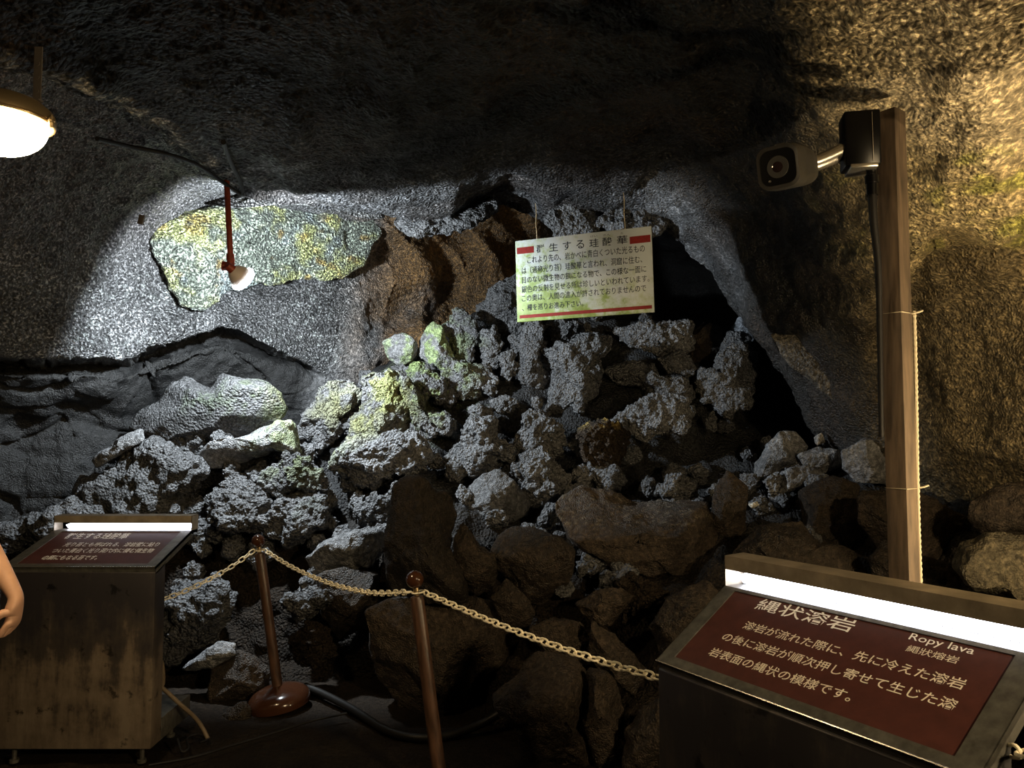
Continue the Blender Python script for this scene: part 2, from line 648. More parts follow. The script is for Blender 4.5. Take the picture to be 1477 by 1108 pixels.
def radial(poly, c, th):
    p = np.asarray(poly, float) - c
    q = np.roll(p, -1, axis=0)
    ct, st = np.cos(th)[:, None], np.sin(th)[:, None]
    e = q - p
    den = ct * e[None, :, 1] - st * e[None, :, 0]
    den = np.where(np.abs(den) < 1e-9, 1e-9, den)
    t = (p[None, :, 0] * e[None, :, 1] - p[None, :, 1] * e[None, :, 0]) / den
    s = (p[None, :, 0] * st - p[None, :, 1] * ct) / den
    ok = (s >= -1e-6) & (s <= 1 + 1e-6) & (t > 0)
    t = np.where(ok, t, 0).max(1)
    t = np.where(t > 0, t, np.median(t))
    return t


def traced_rock(poly, d, style, seed, thick=0.8, ddx=0.0, ddy=0.0, base=None, level=None, cuts=None, planes=()):
    rng = np.random.default_rng(seed)
    pl = np.asarray(poly, float)
    a = pl
    b = np.roll(pl, -1, axis=0)
    cr = a[:, 0] * b[:, 1] - b[:, 0] * a[:, 1]
    A = cr.sum() / 2
    c = np.array([((a[:, 0] + b[:, 0]) * cr).sum(), ((a[:, 1] + b[:, 1]) * cr).sum()]) / (6 * A)
    th = np.linspace(-math.pi, math.pi, 361)
    R = radial(pl, c, th)
    ker = np.hanning(9)
    ker /= ker.sum()
    R = np.convolve(np.concatenate([R[-9:-1], R, R[1:9]]), ker, 'same')[8:-8]
    size_px = math.sqrt(abs(A) / math.pi)
    if level is None:
        level = 6 if size_px > 26 else (5 if size_px > 11 else 4)
    v, f = ico(level)
    u0, v0, w0 = v[:, 0], v[:, 1], v[:, 2]      # image right, image down, towards the viewer
    s = np.sqrt(u0 ** 2 + v0 ** 2)
    ang = np.arctan2(v0, u0)
    rr = np.interp(ang, th, R)
    pw = 0.75 if style == 'block' else 0.9
    q = np.stack([np.cos(ang) * s ** pw, np.sin(ang) * s ** pw, np.sign(w0) * np.abs(w0) ** (0.7 if style == 'block' else 0.85)], 1)
    nc = cuts if cuts is not None else {'block': 9, 'clinker': 5, 'slab': 4}.get(style, 4)
    for k in range(nc):                         # broken faces
        n = rng.normal(size=3)
        n[2] = abs(n[2]) + 0.55
        n /= np.linalg.norm(n)
        off = rng.uniform(0.5, 0.78)
        ex = np.maximum(q @ n - off, 0)
        q = q - n[None] * ex[:, None] * 0.88
    for (nx_, ny_, nz_, off) in planes:
        n = np.array([nx_, ny_, nz_], float)
        n /= np.linalg.norm(n)
        q = q - n[None] * (np.maximum(q @ n - off, 0) * 0.95)[:, None]
    mpp = d / FPX
    ipx = c[0] + q[:, 0] * rr
    ipy = c[1] + q[:, 1] * rr
    T = thick * size_px * mpp
    dd = d + ddx * (ipx - c[0]) + ddy * (ipy - c[1]) - q[:, 2] * T
    # keep the outline true at this rock's own distance: work in the plane through its centre
    C = P(c[0], c[1], d)
    right = np.array([1.0, 0, 0])
    up = np.array([0, -sp, cp])
    fw = np.array([0, cp, sp])
    depth_c = (C - np.array([0, 0, CAMH])) @ fw
    scale = depth_c / FPX
    ray = (C - np.array([0, 0, CAMH])) / depth_c
    W = (C + np.outer((ipx - c[0]) * scale, right) - np.outer((ipy - c[1]) * scale, up) + np.outer(dd - d, ray))
    if ddx or ddy:                              # tilted bodies: follow the rays so that the far side keeps its outline
        k = ((dd - d) + q[:, 2] * T)[:, None] / depth_c
        W = W + k * (np.outer((ipx - c[0]) * scale, right) - np.outer((ipy - c[1]) * scale, up))
    S = size_px * mpp
    n = mesh_normals(W, f)
    if n[np.argmax(w0)] @ (np.array([0, 0, CAMH]) - C) < 0:
        f = f[:, ::-1]
        n = -n
    so = seed * 3.17
    if style == 'patch':
        h = 0.13 * S * fbm(W / (S * 0.55) + so, 4, seed) + 0.06 * S * ridged(W / (S * 0.5) + so + 4, 3, seed + 2) + 0.016 * fbm(W / 0.09, 4, seed) + 0.016 * (0.5 - worley(W / 0.04, seed))
    elif style == 'clinker':
        lump = 0.55 - worley(W / (S * 0.62 + 0.02) + so, seed)
        lump2 = 0.5 - worley(W / (S * 0.24 + 0.012) + so, seed + 3)
        h = S * (0.22 * lump + 0.13 * lump2) + S * 0.22 * fbm(W / (S * 0.55) + so, 4, seed) + S * 0.13 * (ridged(W * np.array([1, 1, 0.6]) / (S * 0.5) + so, 3, seed + 8) - 0.3) + 0.024 * (0.5 - worley(W / 0.042, seed + 5)) + 0.012 * fbm(W * 48, 3, seed)
    elif style == 'slab':
        h = 0.05 * S * fbm(W / (S * 0.6) + so, 4, seed) + 0.012 * fbm(W / 0.09, 4, seed) + 0.010 * (0.5 - worley(W / 0.035, seed))
    else:
        h = S * 0.10 * fbm(W / (S * 0.7) + so, 4, seed) + S * 0.035 * ridged(W / (S * 0.35) + so, 4, seed + 9) + 0.010 * fbm(W / 0.05, 4, seed + 2)
    W = W + n * h[:, None]
    t = np.broadcast_to(BAS if base is None else np.asarray(base), W.shape) * (1 + 0.35 * fbm(W / 0.18, 4, seed + 31))[:, None]
    return W, f, t, C, S


def add_rock(name, label, cat, poly, d, style='clinker', seed=None, mat=None, base=None, group=None, fn=None, **kw):
    global _seed
    _seed += 1
    W, f, t, C, S = traced_rock(poly, d, style, seed or _seed, base=base, **kw)
    t = growth(t, W)
    if fn:
        t = fn(t, W)
    lo = W[:, 2].min()
    org = np.array([C[0], C[1], lo])
    o = link(name, new_mesh(name, W - org, f.ravel(), np.full(len(f), 3), True, t),
             mat or (M_block if style == 'block' else M_clink))
    o.location = org.tolist()
    tag(o, label, cat, group)
    ROCKS.append((o, W.mean(0), S, d))
    return o


_seed = 100
ROCKS = []


# ------------------------------------------------------------------ ceiling + right wall
def dz(py, z):
    v = (FH / 2 - py) / FPX
    return (z - CAMH) * (cp - v * sp) / (sp + v * cp)


def column(edge, r1, r2, r3, top):
    e = edge
    fold2 = (e[0] + 6, e[1] - 70, e[2] + 1.3)
    fold = (e[0] + 2, e[1] - 22, e[2] + 0.45)
    return [fold2, fold, e, r1, r2, r3, top, (top[0], top[1] - 420, top[2] * 0.55)]


cols = [
    column((-420, 60, 1.7), (-440, 10, 1.6), (-460, -50, 1.5), (-480, -120, dz(-120, 2.55)), (-520, -260, dz(-260, 2.6))),
    column((-180, 75, 2.1), (-180, 20, 2.0), (-190, -40, dz(-40, 2.65)), (-200, -110, dz(-110, 2.68)), (-230, -260, dz(-260, 2.7))),
    column((0, 95, 2.45), (15, 45, 2.32), (20, -10, dz(-10, 2.78)), (20, -80, dz(-80, 2.8)), (10, -240, dz(-240, 2.8))),
    column((120, 132, 2.9), (135, 75, 2.7), (140, 10, dz(10, 2.86)), (145, -70, dz(-70, 2.88)), (150, -240, dz(-240, 2.88))),
    column((230, 190, 3.6), (245, 125, 3.1), (255, 50, dz(50, 2.93)), (260, -50, dz(-50, 2.94)), (270, -240, dz(-240, 2.92))),
    column((330, 262, 4.5), (350, 185, dz(185, 2.93)), (360, 95, dz(95, 2.97)), (365, -20, dz(-20, 2.97)), (370, -240, dz(-240, 2.94))),
    column((450, 292, 5.0), (460, 215, dz(215, 3.0)), (470, 115, dz(115, 3.0)), (470, -10, dz(-10, 2.98)), (470, -240, dz(-240, 2.95))),
    column((560, 308, 5.4), (570, 230, dz(230, 3.05)), (575, 125, dz(125, 3.02)), (575, 0, dz(0, 3.0)), (575, -240, dz(-240, 2.95))),
    column((645, 328, 6.0), (655, 245, dz(245, 3.12)), (660, 130, dz(130, 3.05)), (660, 0, dz(0, 3.0)), (660, -240, dz(-240, 2.95))),
    column((720, 292, 6.2), (735, 225, dz(225, 3.2)), (740, 125, dz(125, 3.1)), (740, 0, dz(0, 3.02)), (740, -240, dz(-240, 2.95))),
    column((800, 318, 6.0), (805, 225, dz(225, 3.2)), (810, 125, dz(125, 3.1)), (810, 0, dz(0, 3.02)), (810, -240, dz(-240, 2.95))),
    column((900, 318, 5.9), (895, 215, dz(215, 3.2)), (890, 120, dz(120, 3.1)), (890, 0, dz(0, 3.02)), (890, -240, dz(-240, 2.95))),
    column((960, 328, 5.8), (970, 230, 4.75), (975, 135, dz(135, 3.05)), (975, 0, dz(0, 3.0)), (975, -240, dz(-240, 2.92))),
    column((1020, 378, 5.65), (1050, 275, 4.8), (1060, 165, 3.75), (1065, 10, dz(10, 2.95)), (1070, -240, dz(-240, 2.88))),
    column((1068, 445, 5.5), (1120, 330, 4.6), (1140, 205, 3.5), (1150, 40, dz(40, 2.83)), (1160, -240, dz(-240, 2.83))),
    column((1130, 530, 5.35), (1185, 405, 4.4), (1220, 265, 3.35), (1235, 80, 2.5), (1250, -240, dz(-240, 2.75))),
    column((1190, 630, 5.2), (1255, 480, 4.3), (1300, 320, 3.3), (1320, 110, 2.45), (1345, -230, dz(-230, 2.68))),
    column((1260, 700, 4.9), (1330, 540, 4.1), (1375, 360, 3.25), (1400, 140, 2.35), (1440, -220, dz(-220, 2.62))),
    column((1370, 720, 4.3), (1415, 560, 3.75), (1450, 375, 3.1), (1480, 165, 2.45), (1530, -210, dz(-210, 2.55))),
    column((1480, 740, 3.8), (1510, 570, 3.4), (1540, 385, 3.05), (1570, 175, 2.6), (1640, -200, dz(-200, 2.5))),
    column((1640, 780, 3.3), (1660, 580, 3.1), (1690, 390, 2.95), (1720, 180, 2.6), (1800, -200, dz(-200, 2.45))),
    column((1850, 830, 2.9), (1870, 600, 2.8), (1900, 390, 2.6), (1930, 170, 2.4), (2000, -200, 1.4)),
]
LEDGE = [(1180, 470), (1240, 440), (1312, 392), (1330, 365), (1345, 338), (1375, 334), (1410, 344), (1440, 345), (1477, 331), (1600, 320), (2000, 330)]
LEDGE2 = [(1190, 330), (1300, 300), (1380, 312), (1440, 320), (1477, 318), (1600, 310)]
RIDGE = [(930, 205), (985, 235), (1030, 300), (1075, 340), (1130, 400), (1185, 460), (1240, 560)]


LIP = [(c[2][0], c[2][1]) for c in cols]


def l1_depth(px, py, d):
    k = sstep(1230, 1330, px)
    d = d + 0.42 * k * sstep(-6, 14, py - poly_y(LEDGE, px)) * (1 - 0.55 * sstep(20, 330, py - poly_y(LEDGE, px)))
    d = d + 0.06 * sstep(1300, 1420, px) * sstep(-4, 8, py - poly_y(LEDGE2, px))
    # hollow above the arch on the right of the sign
    q = py - poly_y(RIDGE, px)
    w = sstep(925, 960, px) * (1 - sstep(1200, 1260, px))
    d = d + 0.05 * w * sstep(-30, 2, -q) * (1 - sstep(25, 150, -q)) * 0.9
    return d


def l1_disp(w, px, py):
    h = 0.055 * fbm(w / 0.55, 4, 1) + 0.022 * fbm(w / 0.16, 4, 2)
    # flow ribs running along the tube roof
    rib = vnoise(np.stack([w[:, 0] * 9 + w[:, 1] * 1.5, w[:, 1] * 2.2, w[:, 2] * 7], 1), 41)
    h = h + 0.024 * rib
    h = h + 0.022 * (0.5 - worley(w / 0.06, 4)) + 0.010 * (0.5 - worley(w / 0.028, 6))
    return h


def l1_tint(w, px, py, h):
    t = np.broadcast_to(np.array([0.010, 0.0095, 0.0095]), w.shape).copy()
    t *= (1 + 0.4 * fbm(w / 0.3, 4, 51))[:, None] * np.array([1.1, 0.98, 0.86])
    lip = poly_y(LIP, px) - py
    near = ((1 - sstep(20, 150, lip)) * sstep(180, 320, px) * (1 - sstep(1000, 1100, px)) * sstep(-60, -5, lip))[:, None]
    t = t * (1 - near) + np.array([0.10, 0.102, 0.108]) * near * (0.6 + 0.8 * sstep(-0.1, 0.3, fbm(w / 0.2, 3, 59)))[:, None]  # lamp-lit speckle near the roof edge, painted into the colour
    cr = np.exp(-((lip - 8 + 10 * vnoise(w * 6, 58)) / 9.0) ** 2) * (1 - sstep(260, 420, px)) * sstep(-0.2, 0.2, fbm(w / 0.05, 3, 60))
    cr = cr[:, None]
    t = t * (1 - cr) + np.array([0.45, 0.42, 0.36]) * cr  # glints along the roof crease painted as a pale band
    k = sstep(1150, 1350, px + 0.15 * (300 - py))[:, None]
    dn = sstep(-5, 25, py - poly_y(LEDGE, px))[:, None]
    t = t * (1 - k) + (np.array([0.46, 0.36, 0.19]) * (1 - dn) + np.array([0.17, 0.13, 0.068]) * dn) * k * (1 + 0.35 * fbm(w / 0.2, 4, 53))[:, None]  # lamp light painted in: pale above the ledge, darker beneath
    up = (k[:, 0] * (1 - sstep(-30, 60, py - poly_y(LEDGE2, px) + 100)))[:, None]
    t = t * (1 - up) + np.array([0.55, 0.45, 0.29]) * up  # brightest part of the painted lamp light
    g = k[:, 0] * sstep(190, 230, py) * (1 - sstep(330, 380, py)) * sstep(0.0, 0.35, fbm(w * np.array([5, 5, 14]), 4, 55))
    g = g[:, None] * 0.85
    t = t * (1 - g) + np.array([0.38, 0.37, 0.08]) * g
    b = (sstep(-0.05, 0.3, fbm(w / 0.5, 3, 57)) * 0.5)[:, None] * (1 - k)
    t = t * (1 - b) + np.array([0.028, 0.018, 0.012]) * b
    return t


NU1, NV1 = 620, 330
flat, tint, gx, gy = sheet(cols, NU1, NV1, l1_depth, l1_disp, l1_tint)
fc = grid_faces(NU1, NV1)
fx, fy = gx[fc].mean(1), gy[fc].mean(1)
right = fy > poly_y([(-900, 3000), (925, 3000), (930, 260), (985, 245), (1040, 225), (1100, 205), (1165, 160), (1230, 112), (1400, 95), (1600, 90), (2400, 80)], fx)
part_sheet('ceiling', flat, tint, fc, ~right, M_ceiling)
extra = []
for poly, d, sd in (([(1209, 382), (1236, 354), (1263, 360), (1275, 411), (1245, 415), (1219, 395)], 4.15, 71),
                    ([(1108, 478), (1150, 485), (1195, 520), (1235, 560), (1225, 600), (1180, 560), (1130, 520)], 4.95, 73)):
    W, f, t, C, S = traced_rock(poly, d, 'slab', sd, thick=0.5, base=(0.07, 0.062, 0.05))
    extra.append((W, f, t))
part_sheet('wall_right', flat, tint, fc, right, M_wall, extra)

# ------------------------------------------------------------------ left + back wall
lcols = [
    [(-420, 30, 2.2), (-430, 200, 2.3), (-440, 350, 2.5), (-440, 510, 2.8), (-440, 650, 3.1), (-440, 1000, 3.3)],
    [(-200, 40, 2.5), (-210, 200, 2.6), (-210, 350, 3.0), (-210, 510, 3.4), (-210, 650, 3.8), (-210, 1000, 4.0)],
    [(0, 62, 2.8), (0, 200, 3.1), (0, 350, 3.6), (0, 510, 4.0), (0, 650, 4.55), (0, 1000, 4.7)],
    [(120, 100, 3.25), (112, 215, 3.6), (110, 350, 4.1), (110, 510, 4.35), (110, 650, 4.75), (110, 1000, 4.9)],
    [(230, 155, 3.8), (222, 255, 4.2), (220, 370, 4.75), (220, 500, 4.8), (220, 640, 5.15), (220, 1000, 5.2)],
    [(330, 230, 4.4), (330, 300, 5.0), (330, 390, 5.3), (330, 490, 5.2), (330, 640, 5.5), (330, 1000, 5.4)],
    [(450, 262, 5.1), (450, 315, 5.7), (450, 395, 5.9), (450, 500, 5.9), (450, 640, 6.0), (450, 1000, 5.6)],
    [(560, 280, 5.9), (560, 335, 6.4), (560, 415, 6.7), (560, 500, 6.6), (560, 640, 6.6), (560, 1000, 6.0)],
    [(650, 296, 6.6), (650, 350, 7.2), (650, 420, 7.3), (650, 500, 7.2), (650, 640, 7.1), (650, 1000, 6.5)],
    [(740, 250, 7.0), (740, 330, 7.9), (740, 400, 7.9), (740, 500, 7.8), (740, 640, 7.5), (740, 1000, 7.0)],
    [(810, 230, 7.0), (810, 330, 9.0), (810, 400, 9.6), (810, 500, 9.6), (810, 640, 9), (810, 1000, 8)],
    [(930, 230, 7.2), (930, 340, 13), (930, 430, 14), (930, 520, 14), (930, 650, 13), (930, 1000, 9)],
    [(1080, 300, 7.2), (1080, 400, 13), (1080, 480, 14), (1080, 560, 14), (1080, 680, 13), (1080, 1000, 9)],
    [(1250, 420, 6.8), (1250, 480, 10), (1250, 540, 11.0), (1250, 610, 11.0), (1250, 700, 10), (1250, 1000, 8)],
    [(1420, 500, 6.4), (1420, 560, 7.2), (1420, 600, 7.6), (1420, 650, 7.8), (1420, 740, 7.6), (1420, 1000, 7)],
]
for _c in lcols[:7]:
    for _i, _q in enumerate(_c):
        if _i > 0:
            _c[_i] = (_q[0], _q[1], _q[2] * (1.11 if _q[0] < 400 else 1.06))
CRACK = [(-500, 505), (-60, 512), (60, 521), (120, 517), (185, 521), (215, 506), (255, 491), (290, 479), (318, 472), (345, 480), (380, 500), (415, 516), (432, 519), (470, 540)]
CRACK2 = [(-500, 590), (0, 560), (60, 562), (98, 575), (110, 600)]
FOLD = [(215, 340), (245, 392), (268, 440), (292, 446), (330, 428), (395, 404), (530, 374), (560, 360)]


def l2_depth(px, py, d):
    q = py - poly_y(CRACK, px)
    w = 1 - sstep(425, 470, px)
    d = d + w * (0.34 * sstep(-2, 7, q) * (1 - 0.85 * sstep(7, 26, q)) - 0.08 * sstep(-60, -4, q) * (1 - sstep(-4, 2, q)))
    # brown back wall: folds and a dark cleft
    k = sstep(500, 570, px) * (1 - sstep(760, 800, px))
    d = d + k * (0.16 * np.sin(px / 23.0 + py / 31.0) * np.sin(py / 27.0 - px / 60.0) + 0.10 * np.abs(np.sin(px / 17.0 - py / 40.0 + 1.5 * np.sin(py / 35.0))))
    return d


def l2_disp(w, px, py):
    h = 0.06 * fbm(w / 0.6, 4, 61) + 0.03 * fbm(w / 0.17, 4, 62)
    low = sstep(-4, 12, py - poly_y(CRACK, px)) * (1 - sstep(420, 470, px))
    # stepped slabs below the crack
    st = ridged(w * np.array([1.2, 1.2, 2.2]), 3, 64)
    h = h + low * (0.05 * np.round(fbm(w * np.array([1.3, 1.3, 2.6]), 2, 65) * 4) / 4 * 2 + 0.02 * fbm(w / 0.1, 4, 69))
    fine = 0.030 * (0.5 - worley(w / 0.055, 66)) + 0.014 * (0.5 - worley(w / 0.026, 67))
    h = h + fine * (1 - 0.85 * low)
    cr = np.abs(vnoise(w * np.array([1.6, 1.6, 3.4]) + 7.7, 68))
    h = h - low * 0.07 * np.exp(-(cr / 0.035) ** 2)
    return h


def l2_tint(w, px, py, h):
    t = np.broadcast_to(BAS, w.shape).copy() * (1 + 0.35 * fbm(w / 0.3, 4, 71))[:, None]
    # ochre back wall
    k = (sstep(470, 590, px) * (1 - sstep(770, 800, px)) * sstep(-0.5, 0.25, fbm(w / 0.45, 4, 73) + sstep(480, 700, px) * 0.5))[:, None]
    t = t * (1 - k) + np.array([0.125, 0.07, 0.026]) * k * (1 + 0.5 * fbm(w / 0.15, 4, 75))[:, None]
    # wet glints painted as pale speckle on the upper left slab
    fr = sstep(800, 880, px)[:, None]
    t = t * (1 - fr) + np.array([0.03, 0.028, 0.027]) * fr  # darkness of the far passage painted into the colour
    s = (1 - sstep(440, 520, px)) * (1 - sstep(-6, 6, py - poly_y(CRACK, px))) * sstep(250, 420, py)
    sp_ = sstep(0.12, 0.4, fbm(w / 0.03, 3, 77)) * s * sstep(-0.25, 0.2, fbm(w / 0.4, 3, 78))
    sp_ = sp_[:, None] * 0.8
    t = t * (1 - sp_) + np.array([0.30, 0.32, 0.32]) * sp_
    br = ((1 - sstep(180, 330, px)) * (1 - sstep(260, 420, py)))[:, None] * 0.6
    t = t * (1 - br) + np.array([0.075, 0.055, 0.05]) * br
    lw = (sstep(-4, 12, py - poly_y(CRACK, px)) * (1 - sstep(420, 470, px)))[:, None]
    t = t * (1 - lw * 0.92)  # slabs below the crack painted dark, as if outside the beam
    return growth(t, w)


NU2, NV2 = 560, 300
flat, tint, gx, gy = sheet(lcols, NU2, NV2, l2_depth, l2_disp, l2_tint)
fc = grid_faces(NU2, NV2)
fx, fy = gx[fc].mean(1), gy[fc].mean(1)
back = fx > 520 + (fy - 400) * -0.35
PATCH = [(214, 350), (232, 322), (262, 306), (310, 298), (360, 291), (405, 290), (450, 294), (500, 299), (533, 312), (546, 334), (534, 352),
         (529, 372), (492, 393), (440, 403), (395, 406), (350, 418), (318, 430), (290, 444), (266, 437), (250, 408), (238, 385), (218, 366)]


def patch_body():
    W, f, t, C, S = traced_rock(PATCH, 5.76, 'patch', 81, thick=0.30, ddx=0.0036, base=(0.22, 0.25, 0.21), level=7, cuts=3)
    sp_ = sstep(-0.1, 0.35, fbm(W / 0.035, 3, 83))[:, None]
    t = t * (0.75 + 0.5 * sp_)
    y = (sstep(-0.05, 0.35, fbm(W / 0.16, 4, 85)) * 0.75)[:, None]
    t = t * (1 - y) + np.array([0.38, 0.40, 0.15]) * y
    y = (sstep(0.25, 0.5, fbm(W / 0.10 + 5, 4, 87)) * 0.7)[:, None]
    t = t * (1 - y) + np.array([0.26, 0.17, 0.035]) * y
    y = (sstep(0.15, 0.4, fbm(W / 0.2 + 9, 4, 89)) * 0.6)[:, None]
    t = t * (1 - y) + np.array([0.20, 0.24, 0.27]) * y
    return W, f, t


extra = [patch_body()]
W, f, t, C, S = traced_rock([(287, 290), (330, 283), (400, 270), (480, 270), (540, 295), (560, 315), (535, 318), (500, 302), (440, 296), (360, 294), (300, 302)],
                            5.15, 'slab', 91, thick=0.5, ddx=0.003, base=(0.09, 0.09, 0.09), level=6)
extra.append((W, f, t))
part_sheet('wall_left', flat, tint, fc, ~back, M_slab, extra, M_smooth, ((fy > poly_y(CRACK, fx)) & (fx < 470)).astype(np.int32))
part_sheet('wall_back', flat, tint, fc, back, M_wall)

# hanging lumps of the roof behind the sign and at the roof's lowest edge
lumps = [([(785, 318), (800, 292), (830, 285), (858, 296), (870, 325), (850, 345), (800, 340)], 5.75, 'clinker'),
         ([(858, 320), (880, 296), (915, 290), (945, 305), (960, 330), (930, 345), (880, 342)], 5.7, 'clinker'),
         ([(560, 318), (575, 300), (620, 302), (690, 292), (722, 288), (715, 305), (680, 328), (640, 336), (600, 338), (572, 332)], 5.75, 'clinker')]
v_all, f_all, t_all, n0 = [], [], [], 0
for k, (poly, d, st) in enumerate(lumps):
    W, f, t, C, S = traced_rock(poly, d, st, 95 + k, thick=0.9, base=BAS * 1.1)
    v_all.append(W)
    f_all.append(f + n0)
    t_all.append(t)
    n0 += len(W)
o = link('trim_1', new_mesh('trim_1', np.concatenate(v_all), np.concatenate(f_all).ravel(), np.full(sum(len(q) for q in f_all), 3), True, np.concatenate(t_all)), M_clink)
o['kind'] = 'structure'

# ------------------------------------------------------------------ floor
nx, ny = 260, 260
X, Y = np.meshgrid(np.linspace(-4.5, 4.0, nx), np.linspace(-0.5, 9.5, ny), indexing='ij')
w = np.stack([X, Y, X * 0], -1).reshape(-1, 3)
zz = 0.03 * fbm(w / 0.7, 4, 201) + 0.012 * fbm(w / 0.12, 4, 203)
w[:, 2] = zz - 0.012
t = np.broadcast_to(np.array([0.015, 0.011, 0.008]), w.shape) * (1 + 0.45 * fbm(w / 0.25, 4, 205))[:, None]
fl = link('floor', new_mesh('floor', w, grid_faces(nx, ny).ravel(), np.full((nx - 1) * (ny - 1), 4), True, t), M_floor)
fl['kind'] = 'structure'


def floor_z(x, y):
    q = np.array([[x, y, 0.0]])
    return float(0.03 * fbm(q / 0.7, 4, 201)[0] + 0.012 * fbm(q / 0.12, 4, 203)[0] - 0.012)


